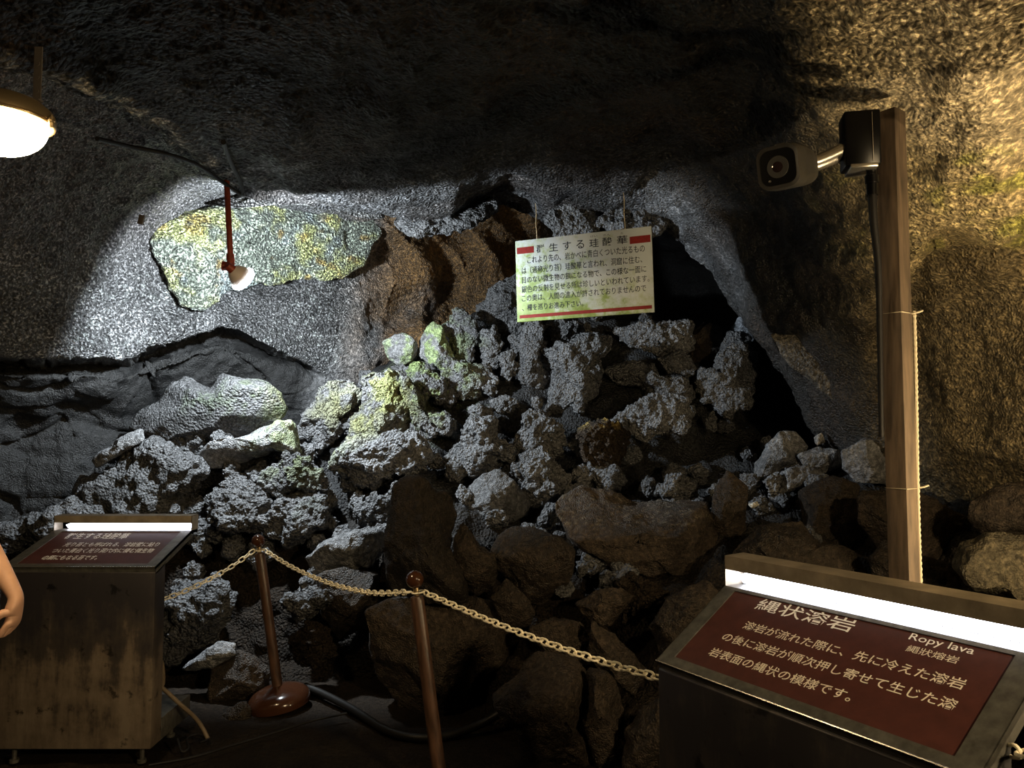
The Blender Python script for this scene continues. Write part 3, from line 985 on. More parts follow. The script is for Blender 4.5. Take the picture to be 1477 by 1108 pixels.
# ------------------------------------------------------------------ boulders (traced one by one)
exec_rocks = True
GREY, DARK, WARM = BAS * 1.15, BAS * 0.8, BRN
B = 'boulder'
R_ = [
    # name, label, category, polygon, depth, style, base, kwargs
    (B, 'wet mossy twin-peaked boulder under the left wall slabs', [(181, 619), (195, 595), (222, 581), (244, 551), (267, 538), (287, 551), (306, 558), (320, 537), (349, 546), (385, 551), (405, 566), (414, 592), (398, 618), (352, 632), (306, 650), (284, 655), (268, 657), (252, 650), (209, 634)], 5.0, 'slab', GREY * 0.75, dict(thick=0.75, cuts=5)),
    ('rock_slab', 'long tilted rock slab with a black gap beneath it', [(286, 652), (306, 646), (352, 628), (400, 608), (430, 612), (452, 640), (462, 664), (430, 655), (400, 652), (350, 668), (300, 677), (288, 670)], 4.85, 'block', GREY * 1.2, dict(thick=0.9)),
    ('rock_slab', 'narrow pale rock wedge lying left of the twin-peaked boulder', [(130, 664), (168, 635), (190, 622), (207, 617), (210, 633), (190, 645), (162, 662), (140, 676)], 4.75, 'block', GREY, dict(thick=1.0)),
    (B, 'broad rough boulder directly behind the left lectern', [(118, 705), (150, 684), (176, 657), (200, 641), (230, 644), (271, 657), (287, 676), (301, 684), (302, 706), (287, 735), (282, 775), (244, 800), (146, 800), (138, 740), (116, 725)], 4.85, 'clinker', GREY, dict(thick=0.8)),
    (B, 'low dark rock at the far left behind the lectern hood', [(-30, 770), (24, 752), (68, 738), (108, 717), (130, 725), (146, 744), (140, 790), (81, 810), (-20, 810)], 4.7, 'clinker', GREY, {}),
    (B, 'knobbly rock right of the left lectern hood', [(303, 725), (320, 711), (347, 695), (368, 695), (385, 714), (395, 736), (390, 756), (360, 768), (325, 766), (301, 748)], 4.7, 'clinker', GREY, {}),
    (B, 'rounded pale green rock above the left stanchion', [(376, 745), (405, 722), (421, 711), (442, 704), (467, 717), (477, 733), (470, 756), (445, 778), (412, 785), (385, 772), (368, 756)], 4.7, 'clinker', GREY * 1.2, {}),
    (B, 'mossy ridge rock just above the pale green rock', [(370, 692), (396, 670), (412, 652), (429, 657), (461, 679), (478, 689), (480, 710), (456, 706), (434, 708), (407, 716), (372, 706)], 4.75, 'clinker', GREY, {}),
    ('lava_crag', 'crag capped in bright yellow moss, left of the pair', [(427, 615), (437, 600), (458, 567), (486, 548), (502, 544), (517, 554), (523, 570), (512, 592), (494, 613), (500, 632), (487, 642), (461, 668), (445, 650), (432, 637)], 5.35, 'clinker', GREY * 1.1, {}),
    ('lava_crag', 'pointed crag with yellow moss running down its bright face', [(519, 542), (532, 529), (548, 538), (564, 533), (581, 541), (586, 556), (592, 592), (598, 630), (590, 650), (556, 640), (523, 630), (498, 638), (508, 602), (524, 570)], 5.4, 'clinker', GREY * 1.3, dict(cuts=3, planes=[(-0.55, -0.35, 0.76, 0.3), (0.6, 0.1, 0.8, 0.4)])),
    (B, 'bluish lumpy rock beneath the yellow mossy crags', [(472, 678), (488, 651), (510, 630), (532, 622), (570, 625), (597, 630), (618, 640), (626, 657), (612, 678), (594, 682), (570, 690), (542, 708), (515, 700), (486, 688)], 5.05, 'clinker', GREY * 1.2, {}),
    ('clinker_rock', 'hooked clinker rock right of the pointed mossy crag', [(580, 546), (600, 560), (613, 596), (640, 596), (658, 614), (653, 630), (625, 622), (620, 640), (597, 622), (590, 592)], 5.4, 'clinker', GREY, {}),
    ('lava_block', 'green flat-faced block high on the left of the heap', [(552, 494), (570, 483), (586, 482), (600, 492), (606, 508), (597, 522), (575, 529), (559, 515)], 5.95, 'block', GREY * 1.2, {}),
    ('lava_block', 'green stained upright block beside the brown back wall', [(600, 490), (624, 465), (637, 471), (645, 494), (656, 518), (640, 530), (618, 526), (603, 512)], 5.95, 'block', GREY * 1.3, {}),
    ('clinker_rock', 'small green mossy clinker between two lit crags', [(583, 534), (597, 519), (616, 530), (637, 552), (643, 572), (624, 571), (607, 578), (600, 561), (585, 548)], 5.7, 'clinker', GREY, {}),
    ('lava_block', 'smooth grey sloping rock face on the upper heap', [(630, 520), (651, 516), (678, 526), (705, 530), (720, 548), (698, 560), (689, 580), (664, 578), (640, 562)], 5.8, 'clinker', GREY * 1.25, {}),
    ('clinker_rock', 'tall rough clinker against the brown back wall', [(643, 472), (659, 449), (675, 452), (683, 470), (696, 481), (682, 497), (680, 523), (662, 523), (649, 502)], 6.1, 'clinker', GREY, {}),
    ('clinker_rock', 'dark clinker crest left behind the hanging sign', [(686, 458), (702, 436), (722, 415), (745, 400), (770, 405), (775, 460), (745, 482), (713, 474)], 6.4, 'clinker', DARK, {}),
    ('clinker_rock', 'upright clinker finger below left corner of the sign', [(695, 480), (713, 473), (723, 494), (718, 528), (699, 528)], 6.0, 'clinker', GREY * 1.1, {}),
    ('clinker_rock', 'small leaning clinker spur under the sign', [(724, 510), (740, 506), (747, 529), (734, 550), (722, 542)], 5.9, 'clinker', GREY * 1.1, {}),
    ('clinker_rock', 'jagged clinker mass right below the sign board', [(736, 489), (765, 466), (783, 475), (788, 508), (797, 529), (791, 560), (765, 558), (749, 529)], 5.95, 'clinker', GREY, {}),
    ('clinker_rock', 'branching grey clinker in the middle of the heap', [(779, 502), (803, 495), (819, 506), (835, 489), (873, 489), (878, 504), (860, 518), (867, 535), (850, 567), (842, 578), (835, 606), (816, 598), (792, 606), (787, 586), (793, 562), (790, 529)], 5.75, 'clinker', GREY * 1.15, {}),
    ('clinker_rock', 'low clinker lump tucked under the sign bottom edge', [(786, 470), (803, 462), (840, 466), (842, 489), (818, 498), (788, 494)], 6.05, 'clinker', GREY * 0.9, {}),
    ('lava_block', 'pale flat-faced block right below sign right corner', [(882, 475), (917, 465), (984, 464), (1002, 466), (1000, 494), (989, 512), (957, 516), (922, 500), (893, 494)], 6.2, 'clinker', GREY * 1.35, dict(cuts=8)),
    ('lava_block', 'dark brown smooth block right of the pale flat-faced block', [(985, 474), (1010, 462), (1040, 470), (1046, 505), (1020, 534), (988, 530)], 6.4, 'block', WARM * 0.8, {}),
    ('clinker_rock', 'small clinker beneath the pale flat-faced block', [(950, 518), (984, 508), (1003, 527), (1000, 540), (965, 538)], 6.0, 'clinker', GREY, {}),
    ('clinker_rock', 'sprawling rough clinker in the upper right of the heap', [(879, 534), (906, 519), (938, 527), (951, 546), (984, 544), (990, 561), (960, 574), (933, 562), (890, 549)], 5.95, 'clinker', GREY, {}),
    ('clinker_rock', 'crescent-shaped grey clinker above the dark hollow', [(898, 599), (925, 582), (944, 573), (965, 565), (989, 579), (995, 597), (989, 617), (955, 620), (933, 631), (912, 623)], 5.6, 'clinker', GREY * 1.2, {}),
    ('clinker_rock', 'tall clinker pinnacle at right edge of the heap', [(1034, 535), (1041, 502), (1057, 481), (1076, 489), (1081, 521), (1078, 583), (1052, 596), (1022, 574), (1001, 550), (1018, 535)], 6.0, 'clinker', GREY, {}),
    ('lava_block', 'pale bluish rock jammed under the arch at right', [(1055, 474), (1071, 449), (1093, 460), (1098, 477), (1087, 494), (1069, 487)], 6.4, 'block', np.array([0.2, 0.22, 0.25]), {}),
    ('clinker_rock', 'little clinker chip low on the dark right flank', [(1018, 602), (1028, 592), (1035, 608), (1032, 623), (1019, 618)], 5.75, 'clinker', GREY, {}),
    (B, 'drum-shaped rock with a yellow crust on its top', [(828, 626), (841, 613), (868, 607), (895, 612), (908, 624), (905, 657), (892, 685), (862, 684), (844, 660)], 5.2, 'clinker', WARM * 1.3, {}),
    ('clinker_rock', 'round pitted clinker left of the yellow-crusted rock', [(744, 626), (760, 601), (781, 598), (802, 615), (816, 635), (805, 655), (779, 656), (752, 652)], 5.25, 'clinker', GREY, {}),
    ('clinker_rock', 'pale clinker knob below the round pitted clinker', [(736, 683), (757, 652), (781, 647), (810, 681), (822, 697), (802, 718), (773, 728), (752, 713)], 5.05, 'clinker', GREY * 1.0, {}),
    ('clinker_rock', 'broad humped clinker in the middle of the slope', [(640, 667), (667, 628), (686, 606), (705, 611), (718, 635), (752, 644), (760, 664), (718, 676), (691, 690), (649, 678)], 5.2, 'clinker', GREY, {}),
    (B, 'smooth rounded boulder above the tilted brown block', [(660, 727), (678, 701), (697, 682), (721, 677), (742, 695), (768, 722), (762, 745), (705, 764), (690, 745)], 4.95, 'block', GREY * 0.55, {}),
    (B, 'brown pitted boulder in the centre, left of the long slab', [(705, 795), (721, 768), (742, 758), (767, 758), (809, 775), (829, 795), (824, 830), (809, 853), (783, 878), (748, 864), (727, 830), (712, 814)], 4.25, 'block', WARM, {}),
    (B, 'tall brown boulder behind the middle stanchion ball', [(550, 774), (559, 728), (568, 700), (589, 685), (616, 690), (626, 708), (651, 712), (658, 747), (652, 768), (650, 795), (668, 836), (670, 866), (640, 872), (613, 870), (566, 856), (549, 822)], 4.15, 'block', WARM * 0.6, dict(cuts=7)),
    (B, 'leaning wedge rock against the tall brown boulder', [(650, 768), (664, 747), (688, 774), (710, 801), (719, 828), (713, 853), (689, 862), (670, 852), (653, 801)], 4.08, 'block', WARM * 0.9, {}),
    (B, 'low slanting rock above the left chain run', [(436, 805), (461, 785), (494, 766), (526, 760), (555, 764), (555, 792), (535, 816), (494, 824), (452, 828)], 4.65, 'block', GREY * 0.7, {}),
    (B, 'dark rock left of the tall brown boulder', [(513, 732), (537, 712), (567, 718), (564, 757), (542, 773), (511, 768)], 4.85, 'clinker', DARK, {}),
    (B, 'large rough boulder right of the left lectern', [(215, 883), (262, 846), (308, 830), (332, 846), (337, 872), (318, 910), (291, 933), (241, 955), (215, 958)], 4.6, 'clinker', GREY, {}),
    ('rock_slab', 'pale flat stone below the rough boulder by the lectern', [(254, 967), (289, 940), (316, 925), (340, 927), (340, 946), (312, 960), (279, 970)], 4.45, 'block', GREY * 1.3, {}),
    (B, 'round brown rock beside the left stanchion pole', [(298, 1004), (306, 962), (341, 938), (375, 949), (392, 970), (390, 996), (370, 1012), (330, 1022), (304, 1022)], 4.45, 'block', WARM, {}),
    (B, 'small rock in front of the round brown rock', [(304, 1048), (330, 1022), (354, 1011), (364, 1024), (362, 1044), (335, 1054), (309, 1058)], 4.2, 'block', WARM, {}),
    (B, 'dull reddish rock right of the left stanchion pole', [(418, 923), (444, 892), (473, 903), (486, 945), (460, 962), (426, 955)], 4.55, 'clinker', WARM * 0.9, {}),
    (B, 'dark knobbly rock just right of the stanchion pole top', [(405, 869), (430, 852), (462, 843), (480, 862), (448, 892), (423, 896)], 4.55, 'clinker', GREY * 0.9, {}),
    (B, 'dark block beneath the sagging chain', [(458, 832), (500, 818), (547, 828), (556, 870), (536, 920), (490, 925), (462, 885)], 4.6, 'block', WARM * 0.8, {}),
    (B, 'massive brown boulder behind the middle stanchion pole', [(526, 882), (560, 862), (600, 866), (650, 864), (712, 870), (748, 897), (750, 930), (714, 967), (692, 1000), (676, 1046), (620, 1058), (578, 1026), (548, 978), (531, 930)], 4.25, 'block', WARM * 1.05, dict(cuts=8)),
    (B, 'small brown rock above the right chain', [(708, 862), (729, 831), (758, 858), (772, 885), (763, 908), (727, 902)], 4.05, 'block', WARM, {}),
    ('rock_slab', 'flat-topped brown slab behind the right chain', [(826, 871), (856, 853), (897, 845), (916, 860), (900, 879), (882, 902), (852, 897)], 3.95, 'block', WARM * 1.2, {}),
    ('clinker_rock', 'crumbly dark rock beneath the long slab', [(887, 840), (913, 829), (942, 842), (965, 855), (953, 881), (924, 896), (901, 898)], 4.05, 'clinker', WARM, {}),
    (B, 'big brown boulder at bottom centre of the path edge', [(708, 1002), (744, 970), (752, 949), (777, 936), (817, 939), (845, 960), (851, 998), (840, 1052), (862, 1079), (862, 1130), (764, 1135), (752, 1085), (750, 1045), (724, 1040)], 3.65, 'block', WARM * 1.1, {}),
    (B, 'upright brown boulder right of the bottom centre boulder', [(845, 960), (874, 968), (898, 998), (902, 1025), (886, 1065), (890, 1125), (858, 1125), (838, 1052), (848, 998)], 3.55, 'block', WARM, {}),
    (B, 'squat brown rock at foot of the right lectern', [(896, 1048), (915, 1017), (950, 1006), (995, 1018), (1000, 1125), (899, 1125)], 3.35, 'block', WARM, {}),
    (B, 'flat rounded rock half hidden by the right chain', [(764, 907), (800, 891), (837, 898), (853, 925), (834, 952), (788, 950)], 3.95, 'block', WARM * 0.9, {}),
    (B, 'pointed brown rock where the right chain nears the lectern', [(852, 893), (885, 914), (914, 947), (935, 970), (914, 1002), (871, 973), (848, 945)], 3.8, 'block', WARM, {}),
    (B, 'dark rough boulder left of the right lectern hood', [(935, 905), (960, 866), (986, 845), (1023, 832), (1040, 855), (1005, 910), (955, 950)], 3.7, 'block', WARM, {}),
    ('rock_slab', 'long broken slab with gravelly top and smooth brown front', [(797, 722), (813, 709), (832, 700), (891, 703), (924, 714), (951, 720), (1026, 722), (1033, 760), (1044, 785), (1018, 815), (999, 838), (991, 845), (975, 824), (937, 829), (916, 821), (886, 818), (873, 805), (846, 791), (820, 776), (811, 752)], 4.55, 'block', WARM * 1.3, dict(cuts=3, thick=0.9, planes=[(0, -0.8, 0.62, 0.22), (0.05, 0.3, 0.95, 0.5)])),
    (B, 'upright brown boulder at right end of the long slab', [(1025, 728), (1033, 695), (1051, 677), (1077, 702), (1078, 770), (1061, 786), (1038, 780), (1024, 757)], 4.6, 'block', WARM, {}),
    ('clinker_rock', 'small dark clinker sitting on back of the long slab', [(942, 711), (959, 682), (983, 685), (1005, 700), (1010, 722), (975, 724)], 4.95, 'clinker', GREY, {}),
    (B, 'pale grey angular rock at the tunnel mouth', [(1082, 671), (1125, 622), (1148, 623), (1165, 644), (1150, 669), (1127, 683), (1107, 702), (1089, 693)], 5.2, 'block', GREY * 0.8, {}),
    (B, 'flat grey rock right of the pale angular rock', [(1150, 657), (1182, 642), (1218, 652), (1222, 669), (1182, 684), (1160, 673)], 5.1, 'block', GREY * 1.1, {}),
    (B, 'dull rock just below the pale angular rock', [(1123, 681), (1162, 669), (1198, 687), (1160, 704), (1126, 712)], 5.0, 'block', GREY, {}),
    ('clinker_rock', 'small bluish rock wedged at the pale rock foot', [(1101, 694), (1125, 680), (1127, 710), (1111, 716)], 5.0, 'clinker', GREY * 1.5, {}),
    ('stone', 'little whitish stone at the foot of the arch', [(1173, 631), (1185, 623), (1191, 638), (1178, 645)], 5.15, 'block', np.array([0.22, 0.21, 0.2]), {}),
    ('stone', 'tiny bright stone in shadow left of the timber post', [(1079, 727), (1092, 723), (1098, 729), (1086, 733)], 4.7, 'block', np.array([0.5, 0.48, 0.42]), dict(level=4)),
    (B, 'dark rock left of the timber post by the arch foot', [(1214, 650), (1249, 632), (1290, 640), (1290, 698), (1236, 695), (1214, 676)], 4.85, 'block', GREY, {}),
    (B, 'large dark rock left of the timber post', [(1145, 706), (1195, 685), (1238, 699), (1246, 758), (1226, 792), (1180, 798), (1155, 748)], 4.5, 'block', WARM * 0.9, {}),
    ('rock_slab', 'big dark sloping slab above the right lectern hood', [(1050, 796), (1094, 760), (1157, 743), (1184, 786), (1231, 793), (1255, 838), (1215, 850), (1064, 830)], 4.05, 'block', WARM * 0.8, {}),
    (B, 'broad brown boulder behind the timber post', [(1240, 708), (1316, 706), (1370, 733), (1400, 748), (1383, 784), (1362, 812), (1316, 806), (1264, 792), (1240, 750)], 4.1, 'block', WARM * 1.1, {}),
    (B, 'big sunken boulder in warm light at right edge', [(1372, 814), (1382, 782), (1417, 766), (1480, 773), (1540, 810), (1550, 890), (1477, 892), (1444, 877), (1398, 846)], 3.2, 'block', np.array([0.07, 0.058, 0.036]), {}),
    (B, 'dark flat boulder above the warm-lit one at right edge', [(1395, 750), (1400, 722), (1434, 702), (1490, 688), (1550, 710), (1550, 775), (1480, 777), (1417, 770)], 3.65, 'block', WARM, {}),
    (B, 'low dark rock at foot of the timber post', [(1252, 804), (1276, 776), (1316, 800), (1360, 810), (1380, 822), (1405, 862), (1316, 862), (1260, 835)], 3.85, 'block', WARM * 0.8, {}),
]


def crust(t, W):
    k = (sstep(W[:, 2].max() - 0.10, W[:, 2].max() - 0.02, W[:, 2]) * sstep(-0.3, 0.2, fbm(W / 0.05, 3, 5)))[:, None]
    return t * (1 - k) + np.array([0.42, 0.30, 0.10]) * k


def gravel(t, W):
    z0, z1 = W[:, 2].min(), W[:, 2].max()
    k = (sstep(z0 + 0.58 * (z1 - z0), z0 + 0.66 * (z1 - z0), W[:, 2]) * sstep(0.12, 0.4, fbm(W / 0.016, 3, 5)))[:, None]
    return t * (1 - k * 0.7) + np.array([0.13, 0.11, 0.08]) * k * 0.7


def shifted(poly, d, lab):
    q = np.asarray(poly, float).mean(0)
    if q[0] < 480 and q[1] < 780 and 'chain' not in lab:
        return d + 0.28                    # the group by the left wall lies farther back
    if 'rough boulder right of the left lectern' in lab:
        return d + 0.15
    if 'long broken slab' in lab or 'right end of the long slab' in lab:
        return d - 0.06
    return d


R_ = [(nm, lab, poly, shifted(poly, d, lab), st, base, kw) for (nm, lab, poly, d, st, base, kw) in R_]
def grown(poly, st, nm):
    q = np.asarray(poly, float)
    c = q.mean(0)
    k = 1.10 if (nm == 'clinker_rock' and 480 < c[0] < 1090 and c[1] < 700) else 1.0
    return (c + (q - c) * k).tolist()


for (nm, lab, poly, d, st, base, kw) in R_:
    poly = grown(poly, st, nm)
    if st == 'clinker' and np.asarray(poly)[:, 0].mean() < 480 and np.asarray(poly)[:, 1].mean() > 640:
        base = np.asarray(base) * 0.72     # colour darkened here to hold down the near lamp's light
    fn = crust if 'yellow crust' in lab else (gravel if 'gravelly' in lab else None)
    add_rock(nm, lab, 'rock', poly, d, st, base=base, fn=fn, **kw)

# ------------------------------------------------------------------ mound under the boulders
ctrl = []
for (nm, lab, poly, d, st, base, kw) in R_:
    q = np.asarray(poly, float).mean(0)
    ctrl.append((q[0], q[1], d + 0.34))
ctrl += [(-60, 840, 4.6), (100, 900, 4.6), (225, 1010, 4.6), (420, 1000, 4.75), (500, 985, 4.75), (640, 1060, 4.3), (700, 1060, 4.1), (780, 1140, 3.9), (900, 1160, 3.6), (1000, 1160, 3.4),
         (1150, 1000, 3.6), (1300, 950, 3.7), (1500, 950, 3.3), (1150, 880, 3.9), (960, 650, 5.9), (1000, 690, 5.6), (1060, 640, 6.1), (1100, 600, 6.6), (1040, 600, 6.3), (930, 480, 6.6),
         (1140, 590, 7.4), (720, 600, 5.6), (700, 560, 5.9), (860, 560, 5.9), (560, 660, 5.4), (340, 640, 5.3), (860, 440, 6.9), (760, 430, 6.8), (1090, 520, 7.0)]
ctrl = np.array(ctrl)
OUT = [(-120, 720), (60, 690), (140, 640), (200, 630), (300, 610), (430, 600), (470, 560), (530, 535), (590, 500), (650, 465), (720, 425), (790, 420), (900, 430), (1010, 462), (1080, 480), (1110, 560), (1150, 640), (1240, 660), (1330, 705), (1480, 705), (1700, 720)]
mx = np.linspace(-120, 1700, 420)
ty = np.linspace(0, 1, 260)
top = poly_y(OUT, mx)
bot = np.interp(mx, [-120, 240, 420, 560, 720, 1000, 1700], [1000, 1030, 1010, 1040, 1150, 1240, 1100])
GX = np.repeat(mx[:, None], len(ty), 1)
GY = top[:, None] + (bot - top)[:, None] * ty[None]


def tps(c, x, y):
    s = 300.0
    n = len(c)
    r2 = ((c[:, None, :2] - c[None, :, :2]) ** 2).sum(-1) / s ** 2
    K = 0.5 * r2 * np.log(r2 + 1e-9) + np.eye(n) * 0.02
    Q = np.concatenate([np.ones((n, 1)), c[:, :2] / s], 1)
    A = np.block([[K, Q], [Q.T, np.zeros((3, 3))]])
    sol = np.linalg.solve(A, np.concatenate([c[:, 2], np.zeros(3)]))
    out = sol[n] + sol[n + 1] * x / s + sol[n + 2] * y / s
    for k in range(n):
        q = ((x - c[k, 0]) ** 2 + (y - c[k, 1]) ** 2) / s ** 2
        out = out + sol[k] * 0.5 * q * np.log(q + 1e-9)
    return out


GD = np.clip(tps(ctrl, GX, GY), 3.2, 8.5)
GD = GD + 1.4 * (1 - sstep(0, 0.035, ty))[None]             # roll over behind the crest
W = P(GX, GY, GD)
n = face_camera(grid_normals(W), W).reshape(-1, 3)
w = W.reshape(-1, 3)
h = 0.13 * (0.55 - worley(w / 0.26, 301)) + 0.06 * (0.5 - worley(w / 0.11, 303)) + 0.05 * fbm(w / 0.2, 4, 305) + 0.012 * (0.5 - worley(w / 0.035, 307))
w = w + n * h[:, None]
t = np.broadcast_to(BAS * 0.32, w.shape) * (1 + 0.35 * fbm(w / 0.2, 4, 309))[:, None]  # base darkened to paint shade into the gaps between boulders
lowz = (1 - sstep(0.6, 1.1, w[:, 2] + 0.15 * fbm(w / 0.3, 3, 311)))[:, None]
t = t * (1 - lowz) + BRN * 0.7 * lowz
t = growth(t, w)
mound = link('lava_mound', new_mesh('lava_mound', w, grid_faces(len(mx), len(ty)).ravel(), np.full((len(mx) - 1) * (len(ty) - 1), 4), True, t), M_clink)
mound['kind'] = 'structure'

# loose small clinker in the gaps of the heap: one shape of each kind, then copies
rng = random.Random(5)
protos = []
for k in range(6):
    n = 9
    poly = [(800 + 14 * (0.75 + 0.5 * rng.random()) * math.cos(2 * math.pi * i / n), 560 + 14 * (0.75 + 0.5 * rng.random()) * math.sin(2 * math.pi * i / n)) for i in range(n)]
    W, f, t, C, S = traced_rock(poly, 5.5, 'clinker', 400 + k, thick=0.9, base=GREY, level=5)
    protos.append(new_mesh('clinker_fragment', W - C, f.ravel(), np.full(len(f), 3), True, t))
    protos[-1].materials.append(M_clink)
spots = []
tries = 0
while len(spots) < 130 and tries < 9000:
    tries += 1
    x = rng.uniform(225, 1230)
    y = rng.uniform(440, 860)
    if y < poly_y(OUT, x) + 18 or (x > 950 and y > 780) or (600 < x < 800 and y > 780):
        continue
    if any((x - a) ** 2 + (y - b) ** 2 < 24 ** 2 for a, b in spots):
        continue
    spots.append((x, y))
for k, (x, y) in enumerate(spots):
    d = float(np.clip(tps(ctrl, np.array([x]), np.array([y]))[0], 3.3, 8)) - 0.16
    o = link('clinker_fragment', protos[k % 6])
    o.location = V(x, y, d)
    o.rotation_euler = (rng.uniform(0, 6.28), rng.uniform(0, 6.28), rng.uniform(0, 6.28))
    s = rng.uniform(0.7, 1.5)
    o.scale = (s, s * rng.uniform(0.8, 1.2), s * rng.uniform(0.8, 1.3))
    tag(o, 'fist-sized dark clinker fragment wedged among the boulders of the heap', 'rock', 'small clinker fragments in the heap')


# ------------------------------------------------------------------ lettering
def lettering(name, body, mat, parent, origin, ex, ey, width, height, bold=0.0, extrude=0.0006, label=None):
    """one line of text whose ink box is width x height, lower left corner at origin, running along ex with ey up"""
    cu = bpy.data.curves.new(name, 'FONT')
    cu.body = body
    cu.size = 1.0
    cu.offset = bold
    cu.resolution_u = 3
    to = bpy.data.objects.new(name, cu)
    COL.objects.link(to)
    bpy.context.view_layer.update()
    me = bpy.data.meshes.new_from_object(to.evaluated_get(bpy.context.evaluated_depsgraph_get()))
    bpy.data.objects.remove(to)
    n = len(me.vertices)
    co = np.zeros(n * 3, np.float32)
    me.vertices.foreach_get('co', co)
    co = co.reshape(-1, 3)
    lo, hi = co.min(0), co.max(0)
    ex, ey, org = Vector(ex), Vector(ey), Vector(origin)
    nz = ex.cross(ey).normalized()
    a = (co[:, 0] - lo[0]) / (hi[0] - lo[0]) * width
    b = (co[:, 1] - lo[1]) / (hi[1] - lo[1]) * height
    w = np.array(org)[None] + np.outer(a, ex) + np.outer(b, ey) + np.array(nz)[None] * extrude
    me.vertices.foreach_set('co', w.astype(np.float32).ravel())
    me.update()
    me.materials.clear()
    me.name = name
    return link(name, me, mat, parent)


# ------------------------------------------------------------------ lecterns
def lectern(label, bl, e1, e2, W, run, rise, hood_h, body_depth, red_inset, lines, glow_span, legs=True):
    """bl: front lower left corner of the sloped top (world); e1 along the front, e2 horizontally back"""
    bl = Vector(bl)
    base = Vector((bl.x, bl.y, 0))
    root = thing('lectern', label, 'information stand', base)
    o = bl - base                                    # local coordinates from here on
    e1, e2, z = Vector(e1).normalized(), Vector(e2).normalized(), Vector((0, 0, 1))
    es = (e2 * run + z * rise)
    L = es.length
    es = es / L
    nn = e1.cross(es).normalized()
    zb = 0.075 if legs else 0.0
    H = o.z

    def at(u, s, k=0.0):
        return o + e1 * u + es * s + nn * k
    # body: a folded sheet-metal box open below, with the sloped top
    f0, f1 = Vector((o.x, o.y, zb)), Vector((o.x, o.y, zb)) + e1 * W
    bd = body_depth
    b0, b1 = f0 + e2 * bd, f1 + e2 * bd
    kz = rise * bd / run
    m = MB()
    m.add([f0, f1, b1, b0, o - z * 0.012, o + e1 * W - z * 0.012, o + e1 * W + e2 * bd + z * (kz - 0.012), o + e2 * bd + z * (kz - 0.012)],
          [(0, 1, 5, 4), (1, 2, 6, 5), (2, 3, 7, 6), (3, 0, 4, 7), (0, 3, 2, 1), (4, 5, 6, 7)])
    m.build('body', M_steel, root, bevel=0.004)
    m = MB()
    m.quadplate(at(0.003, 0.003, 0), at(W - 0.003, 0.003, 0), at(W - 0.003, L, 0), at(0.003, L, 0), 0.022)
    m.build('top_tray', M_frame, root)
    m = MB()
    fa, fb = f0 + e2 * (bd + 0.001), f1 + e2 * (bd + 0.001)
    ra, rb_ = f0 + e2 * (run + 0.03), f1 + e2 * (run + 0.03)
    m.add([fa, fb, rb_, ra, fa + z * 0.10, fb + z * 0.10, rb_ + z * 0.10, ra + z * 0.10],
          [(0, 1, 5, 4), (1, 2, 6, 5), (2, 3, 7, 6), (3, 0, 4, 7), (0, 3, 2, 1), (4, 5, 6, 7)])
    m.build('foot_box', M_frame, root, bevel=0.003)
    if legs:
        for (u, q) in ((0.06, 0.05), (W - 0.06, 0.05), (0.06, run - 0.05), (W - 0.06, run - 0.05)):
            c = f0 + e1 * u + e2 * q
            mm = MB()
            mm.lathe([(0.02, -0.002), (0.02, 0.012), (0.011, 0.014), (0.011, zb + 0.004)], 14, Matrix.Translation((c.x, c.y, 0)))
            mm.build('leg', M_frame, root, smooth=True)
    # frame around the panel: four mitred strips folded over the edge
    fr = MB()
    i0, i1, j0, j1 = red_inset
    T = 0.014

    def strip(a, b, c, d):
        fr.quadplate(at(*a, T), at(*b, T), at(*c, T), at(*d, T), T)
    strip((0, 0), (W, 0), (W - i1, j0), (i0, j0))
    strip((W, 0), (W, L), (W - i1, L - j1), (W - i1, j0))
    strip((W, L), (0, L), (i0, L - j1), (W - i1, L - j1))
    strip((0, L), (0, 0), (i0, j0), (i0, L - j1))
    # folded edges
    fr.quadplate(at(0, 0, T), at(0, 0, -0.012), at(W, 0, -0.012), at(W, 0, T), 0.003)
    fr.quadplate(at(W, 0, T), at(W, 0, -0.022), at(W, L, -0.022), at(W, L, T), 0.003)
    fr.quadplate(at(0, L, T), at(0, L, -0.022), at(0, 0, -0.022), at(0, 0, T), 0.003)
    fr.build('panel_frame', M_frame, root)
    hl = MB()
    hl.tube([at(0, 0, T), at(W, 0, T)], 0.0022, 6)
    hl.build('edge_trim', M_chrome, root, smooth=True)
    pn = MB()
    pn.quadplate(at(i0 - 0.004, j0 - 0.004, T - 0.003), at(W - i1 + 0.004, j0 - 0.004, T - 0.003), at(W - i1 + 0.004, L - j1 + 0.004, T - 0.003), at(i0 - 0.004, L - j1 + 0.004, T - 0.003), 0.006)
    panel = pn.build('panel', M_red, root)
    panel['label'] = 'maroon panel with cream writing'
    for (txt, u, s, wd, ht, bold, mt) in lines:
        lettering('lettering', txt, mt, panel, at(u, s, T - 0.003), e1, es, wd, ht, bold)
    # flat ledge behind the slope, hood above it with a light strip on its back plate
    hb = at(0, L, T)
    hd = 0.075
    up = z
    A0, A1 = hb + e2 * hd, hb + e1 * W + e2 * hd
    lm = MB()
    lm.quadplate(hb, hb + e1 * W, A1, A0, 0.016)
    lm.build('hood_ledge', M_frame, root)
    hm = MB()
    hm.quadplate(A0 - up * 0.016, A1 - up * 0.016, A1 + up * hood_h, A0 + up * hood_h, 0.003)     # back
    f0_, f1_ = hb + up * (hood_h - 0.002), hb + e1 * W + up * (hood_h - 0.002)
    hm.quadplate(f0_, f1_, A1 + up * hood_h, A0 + up * hood_h, 0.003)                              # top
    lip = hood_h * 0.44
    hm.quadplate(f0_ - up * lip, f1_ - up * lip, f1_, f0_, 0.002)                                  # lip
